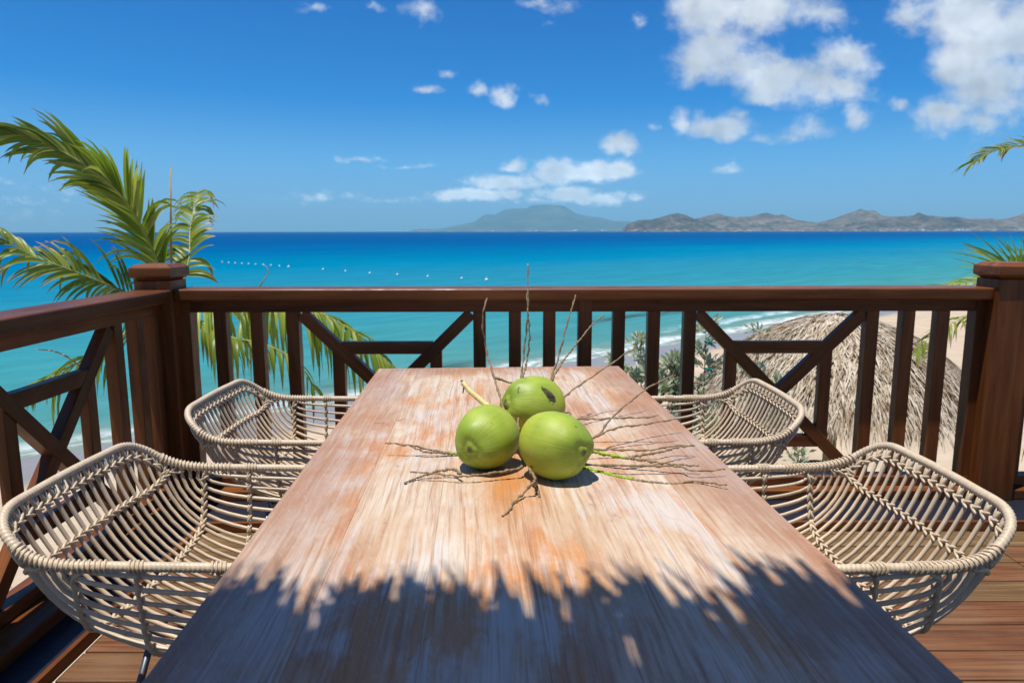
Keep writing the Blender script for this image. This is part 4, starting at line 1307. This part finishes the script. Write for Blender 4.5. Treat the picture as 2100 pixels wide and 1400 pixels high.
# a frond seen end-on: its leaflets radiate like a fan above the post
mb = MB()
ribp = YP([(2160, 610, 6.6), (2120, 585, 6.2), (2085, 560, 5.9)])
mb.tube([topR - PALMR.location] + [p - PALMR.location for p in ribp], lambda t: 0.016 * (1 - 0.6 * t), 6)
fan = link('frond', mb.mesh('frond'), M_RACHIS, PALMR)
rnd = random.Random(33)
fm = MB(); fts = []
for k in range(44):
    an = R(178 - k * 3.6 + rnd.uniform(-2, 2))
    ln_ = 150 * (0.85 + 0.25 * math.sin(k * 0.2)) * rnd.uniform(0.8, 1.08)
    b_ = (2085 + rnd.uniform(-12, 45), 560 + rnd.uniform(-8, 22))
    y0 = rnd.uniform(5.85, 6.2)
    pb = at_y(b_[0], b_[1], y0) - PALMR.location
    pt = at_y(b_[0] + math.cos(an) * ln_, b_[1] - math.sin(an) * ln_ * 0.86, y0 - rnd.uniform(-.15, .25)) - PALMR.location
    mid_ = pb.lerp(pt, 0.55) + Vector((0, 0, 0.025))
    P = resample(catmull([pb, mid_, pt], 12), 7)
    strip(fm, P, [0.009 * x for x in (0.5, .95, 1, .9, .7, .4, .05)], Vector((rnd.uniform(-.4, .4), -1, 0.4)), 0.4, fts)
me = fm.mesh('leaflets', True); set_t(me, fts)
tag(link('leaflets', me, M_PALM, fan), kind='stuff')

# ------------------------------------------------------------------ shrubs
def shrub(px, py_top, D, n_st, n_leaf, width, label, seed, leaf=0.050, ties=(), low=0.40):
    rnd = random.Random(seed)
    tp = at_y(px, py_top, D)
    gz = sand_z(tp.x, tp.y)
    e = empty('silver_shrub', (tp.x, tp.y, gz), 0, label, 'shrub')
    H = tp.z - gz
    mbs = MB(); lv = MB(); ts = []
    def spray(c, up, n, rad):
        for q in range(n):
            dr = Vector((rnd.gauss(0, 1), rnd.gauss(0, 1), rnd.gauss(0.2, 0.7))).normalized()
            p = c + dr * rad * rnd.random() ** 0.5
            d = (dr + up * 0.9).normalized()
            l = leaf * rnd.uniform(0.65, 1.3)
            nrm = Vector((rnd.uniform(-1, 1), rnd.uniform(-1, 1), rnd.uniform(0.3, 1.2)))
            strip(lv, [p, p + d * l * 0.5, p + d * l], [0.003, l * 0.25, 0.002], nrm, 0.3, ts)
    done = 0
    for k in range(n_st):
        a = rnd.uniform(0, 2 * PI)
        hh = H * (1.0 if k == 0 else rnd.uniform(0.6, 0.95))
        rad = 0.02 if k == 0 else width * math.sqrt(rnd.random())
        tipp = Vector((math.cos(a) * rad, math.sin(a) * rad * 0.8, hh))
        mid = Vector((tipp.x * 0.45 + rnd.uniform(-.05, .05), tipp.y * 0.45, hh * 0.55))
        C = resample(catmull([Vector((0, 0, -0.05)), mid, tipp], 20), 24)
        mbs.tube(C, lambda t: 0.014 * (1 - 0.8 * t), 5)
        nsp = int(n_leaf / n_st / 15)
        for q in range(nsp):
            t = low + (1 - low) * rnd.random()
            i = min(int(t * 23), 22)
            c = C[i].lerp(C[i + 1], t * 23 - i)
            out = Vector((rnd.gauss(0, 1), rnd.gauss(0, 1), rnd.uniform(0.3, 1.3))).normalized()
            ln = (width * 0.55 * (1.08 - t) + 0.05) * rnd.uniform(0.4, 1.0) * 1.3
            tip2 = c + out * ln
            mbs.tube([c, c.lerp(tip2, .5) - Vector((0, 0, .008)), tip2], 0.004, 4)
            spray(tip2, out, 10, 0.045)
            spray(c.lerp(tip2, 0.55), out, 5, 0.04)
        spray(tipp, Vector((0, 0, 1)), 16, 0.05)
    link('stems', mbs.mesh('stems'), M_STEM, e)['kind'] = 'stuff'
    me = lv.mesh('foliage', False); set_t(me, ts)
    o = link('foliage', me, M_SHRUB, e); tag(o, kind='stuff')
    for (tx, ty) in ties:
        c = at_y(tx, ty, D - 0.05) - e.location
        mb = MB()
        ring = [c + Vector((math.cos(a) * 0.02, math.sin(a) * 0.02, 0.004 * math.sin(2 * a))) for a in np.linspace(0, 2 * PI, 12)[:-1]]
        mb.tube(ring, 0.009, 6, closed=True)
        mb.blob(c + Vector((0.022, -0.01, -0.012)), Vector((0.3, 0, -1)), 0.026, 0.010)
        link('tie', mb.mesh('tie'), M_TIE, e)
    return e
shrub(1312, 692, 5.4, 10, 13000, 0.34, 'silvery green shrub at the table corner, next to the open sea view', 1)
shrub(1378, 738, 5.2, 10, 13000, 0.36, 'low dense silvery green shrub between the two taller ones', 2)
shrub(1449, 668, 5.3, 9, 13000, 0.33, 'tall silvery green shrub with teal ties on its stem', 3, ties=((1452, 700), (1452, 756)))
shrub(1560, 680, 5.9, 9, 5000, 0.20, 'thin silvery shrub in front of the thatched umbrella, tip above the crossbar', 4, low=0.5)
shrub(1470, 840, 4.9, 10, 9000, 0.32, 'short silvery green shrub low behind the woven chair', 5)
shrub(1635, 925, 5.6, 9, 4500, 0.26, 'small silvery shrub at the foot of the umbrella pole', 6)
shrub(1340, 800, 4.9, 10, 9000, 0.30, 'short bushy silvery shrub low behind the far end of the table', 7)

# ------------------------------------------------------------------ thatched beach umbrella
def blades(mb, P0, D0, ln, w, rnd, droop=0.25, seg=3, nrm=None):
    P = [P0]; d = D0.normalized(); q = P0.copy()
    for s in range(seg):
        d = (d + Vector((0, 0, -droop * rnd.uniform(0.3, 1.2)))).normalized()
        q = q + d * (ln / seg); P.append(q.copy())
    strip(mb, P, [w * x for x in ((0.7, 1.0, 0.7, 0.08) if seg == 3 else (0.8, 1, 0.1))], nrm if nrm is not None else Vector((0, 0, 1)), 0.3)

uc = at_y(1715, 700, 10.6)
UZ = sand_z(uc.x, uc.y)
UMB = empty('beach_umbrella', (uc.x, uc.y, UZ), 0, 'round thatched beach umbrella on a thick pole standing on the sand', 'umbrella')
z_ap, z_ev, r_ev = 0.06 - UZ, -1.24 - UZ, 2.10
mb = MB(); mb.tube([Vector((0, 0, -0.1)), Vector((0.01, 0, 1.2)), Vector((0, 0, z_ap - 0.1))], lambda t: 0.105 - 0.02 * t, 12)
link('pole', mb.mesh('pole'), M_POLE, UMB)
rnd = random.Random(5)
def roof_pt(rho, a):
    z = z_ap + (z_ev - z_ap) * (0.30 * rho + 0.70 * rho ** 2.6)
    return Vector((math.cos(a) * rho * r_ev, math.sin(a) * rho * r_ev, z))
v = []; f = []
for i in range(9):
    for s in range(28):
        v.append(roof_pt(max(i / 8 * 0.93, 0.01), 2 * PI * s / 28) - Vector((0, 0, 0.06)))
for i in range(8):
    for s in range(28):
        f.append((i * 28 + s, i * 28 + (s + 1) % 28, i * 28 + 28 + (s + 1) % 28, i * 28 + 28 + s))
link('canopy', mesh('canopy', v, f, True), M_THATCH, UMB)
mb = MB()
for k in range(17000):
    rho = math.sqrt(rnd.random()) * 0.97
    a = rnd.uniform(0, 2 * PI)
    p = roof_pt(rho, a); p2 = roof_pt(rho + 0.02, a + rnd.uniform(-.012, .012) / max(rho, .1))
    d = (p2 - p).normalized()
    nrm = Vector((math.cos(a) * 0.7, math.sin(a) * 0.7, 0.8))
    d = (d + nrm * rnd.uniform(0.0, 0.16) + Vector((rnd.uniform(-.12, .12), rnd.uniform(-.12, .12), 0))).normalized()
    blades(mb, p + nrm * rnd.uniform(-.02, .05), d, rnd.uniform(0.16, 0.40), rnd.uniform(.005, .012), rnd, 0.16 if rho < .85 else 0.35, 3, nrm)
o = link('thatch', mb.mesh('thatch', False), M_THATCH, UMB); tag(o, kind='stuff')
for k in range(8):
    a = 2 * PI * k / 8 + 0.2
    mb = MB(); mb.tube([Vector((0, 0, z_ap - 0.15)), roof_pt(0.93, a) - Vector((0, 0, 0.1))], 0.03, 6)
    link('rafter', mb.mesh('rafter'), M_POLE, UMB)
# low round table on the sand beside the pole
tp = at_y(1682, 952, 9.7)
BT = empty('beach_table', (tp.x, tp.y, sand_z(tp.x, tp.y)), 0, 'low dark round table on the sand under the thatched umbrella', 'table')
hgt = max(0.3, tp.z - sand_z(tp.x, tp.y))
mb = MB(); mb.tube([Vector((0, 0, hgt - 0.035)), Vector((0, 0, hgt - 0.03)), Vector((0, 0, hgt - 0.005)), Vector((0, 0, hgt))], lambda t: 0.22 if 0.2 < t < 0.8 else 0.213, 24)
link('table_top', mb.mesh('table_top', False), M_BROWNTABLE, BT)
mb = MB(); mb.tube([Vector((0, 0, -0.05)), Vector((0, 0, hgt - 0.03))], 0.045, 10)
link('pedestal', mb.mesh('pedestal'), M_POLE, BT)

# ------------------------------------------------------------------ thatched eave over the near end of the table (it throws the fringed shade)
EY, EZ = 0.94, 2.45
ROOF = empty('thatched_roof', (0, EY, EZ), 0, 'thatched porch roof whose ragged eave shades the near end of the table', 'roof')
sl = Vector((0, -0.9, 0.44)).normalized()
th = Vector((0, 0.44, 0.9)).normalized()
a, b = -3.4, 3.9
L = 4.6
v = []
for x in (a, b):
    for q in (0.40, L):
        for h in (-0.10, 0.06):
            v.append(Vector((x, 0, 0)) + sl * q + th * h)
f = [(0, 1, 3, 2), (4, 6, 7, 5), (0, 4, 5, 1), (2, 3, 7, 6), (0, 2, 6, 4), (1, 5, 7, 3)]
link('roof_bed', mesh('roof_bed', v, f), M_THATCH, ROOF)
rnd = random.Random(9)
mb = MB()
for k in range(400):
    x0_ = rnd.uniform(a, b)
    wave = 0.045 * mnoise.noise(Vector((x0_ * 1.7, 0, 0))) + rnd.gauss(0, 0.03)
    lay = rnd.random()
    lean = rnd.gauss(0, 0.12)
    for j in range(rnd.randint(4, 9)):
        ln = 0.52 + wave + rnd.uniform(-0.15, 0.02)
        p = Vector((x0_ + rnd.gauss(0, 0.012), 0, 0)) + sl * 0.52 + th * (lay * 0.14 - 0.08 + rnd.uniform(-.01, .01))
        d = -sl + Vector((lean + rnd.gauss(0, .07), 0, rnd.uniform(-.05, .12)))
        blades(mb, p, d, ln, rnd.choice((0.006, 0.010, 0.014, 0.020)), rnd, 0.04, 3, Vector((0, .4, .9)))
o = link('thatch_fringe', mb.mesh('thatch_fringe', False), M_THATCH, ROOF); tag(o, kind='stuff')
for x in (-3.1, 3.6):
    for q in (0.9, 4.4):
        top_ = Vector((x, 0, 0)) + sl * q
        ln = EZ + top_.z
        if x < -1.8:
            ln += 3.4
        base_z = 0.0 if x > -1.8 else sand_z(x, EY + top_.y)
        hh = EZ + top_.z - base_z
        link('roof_post', box(round(hh, 3), 0.16, 0.16, M_RAIL, 0.006), None, ROOF, (x, top_.y, top_.z - hh / 2), UPR)

# ------------------------------------------------------------------ swimming buoys
BU = [(223, 540)] + [(x / 2.979, 220 + yy / 2.979) for x, yy in ((1358, 945), (1397, 949), (1437, 951), (1478, 954), (1519, 956), (1562, 959), (1608, 962), (1655, 966), (1707, 970), (1763, 975), (1973, 990))]
BU += [(400 + x / 3, 500 + yy / 3) for x, yy in ((925, 168), (1075, 180), (1244, 189), (1432, 200), (1640, 212), (1793, 221))]
bm = bmesh.new()
bmesh.ops.create_uvsphere(bm, u_segments=16, v_segments=10, radius=0.15)
bmb = bpy.data.meshes.new('float'); bm.to_mesh(bmb); bm.free()
bmb.polygons.foreach_set('use_smooth', [True] * len(bmb.polygons)); bmb.materials.append(M_BUOY)
mb = MB()
ring = [Vector((math.cos(q) * 0.045, 0, 0.225 + math.sin(q) * 0.045)) for q in np.linspace(0, 2 * PI, 13)[:-1]]
mb.tube(ring, 0.014, 5, closed=True)
eye = mb.mesh('eye'); eye.materials.append(M_BUOY)
for k, (x, yy) in enumerate(BU):
    p = at_z(x, yy, SEA_Z + 0.1)
    sc = 1.0 + (0.35 if k in (10, len(BU) - 1) else 0.0)
    e = empty('buoy', (p.x, p.y, SEA_Z + 0.08), 0.3 * k,
              'lone white buoy apart from the line, seen under the palm frond' if k == 0 else 'round white buoy floating in the line that marks the swimming area',
              'buoy', None if k == 0 else 'white buoys in a line')
    e.scale = (sc, sc, sc)
    link('float', bmb, None, e); link('eye', eye, None, e)

# ------------------------------------------------------------------ grass tufts on the sand below the side railing
def tuft(x, y, n, h, seed, label):
    rnd = random.Random(seed)
    mb = MB(); ts = []
    for k in range(n):
        a = rnd.uniform(0, 2 * PI)
        d = Vector((math.cos(a) * rnd.uniform(.1, .7), math.sin(a) * rnd.uniform(.1, .7), 1)).normalized()
        P = [Vector((math.cos(a), math.sin(a), 0)) * rnd.uniform(0, .08)]
        q = P[0].copy()
        l = h * rnd.uniform(.5, 1.1)
        for s in range(4):
            d = (d + Vector((0, 0, -0.22))).normalized(); q = q + d * l / 4; P.append(q.copy())
        strip(mb, P, [.005, .006, .005, .003, .0005], Vector((math.sin(a), -math.cos(a), .2)), .2, ts)
    me = mb.mesh('grass_tuft', False); set_t(me, ts)
    o = link('grass_tuft', me, M_GRASS, None, (x, y, sand_z(x, y) - 0.01))
    tag(o, label, 'grass', 'grass tufts on the sand')
for k, (px, py) in enumerate([(60, 1215), (40, 1190), (20, 1240), (90, 1200)]):
    p = at_z(px, py, -3.3)
    tuft(p.x, p.y, 40, 0.42, k, 'dry grass tuft on the sand below the side railing')

# ------------------------------------------------------------------ haze: the sea air that fades the island and hills
bm = bmesh.new()
bmesh.ops.create_cube(bm, size=1.0)
for v in bm.verts:
    v.co = (v.co.x * 80400, v.co.y * 38400 + 15000, SEA_Z - 12 + (v.co.z + 0.5) * 745)
me = bpy.data.meshes.new('haze'); bm.to_mesh(me); bm.free()
hm = bpy.data.materials.new('sea_haze'); hm.use_nodes = True
t = NT(hm.node_tree); t.n.clear()
pv = t.new('ShaderNodeVolumePrincipled')
pv.inputs['Color'].default_value = (0.43, 0.84, 1.0, 1)
pv.inputs['Density'].default_value = 7.0e-5
pv.inputs['Anisotropy'].default_value = 0.0
mo = t.new('ShaderNodeOutputMaterial')
t.l.new(pv.outputs[0], mo.inputs['Volume'])
hz = link('haze', me, hm); tag(hz, kind='stuff')
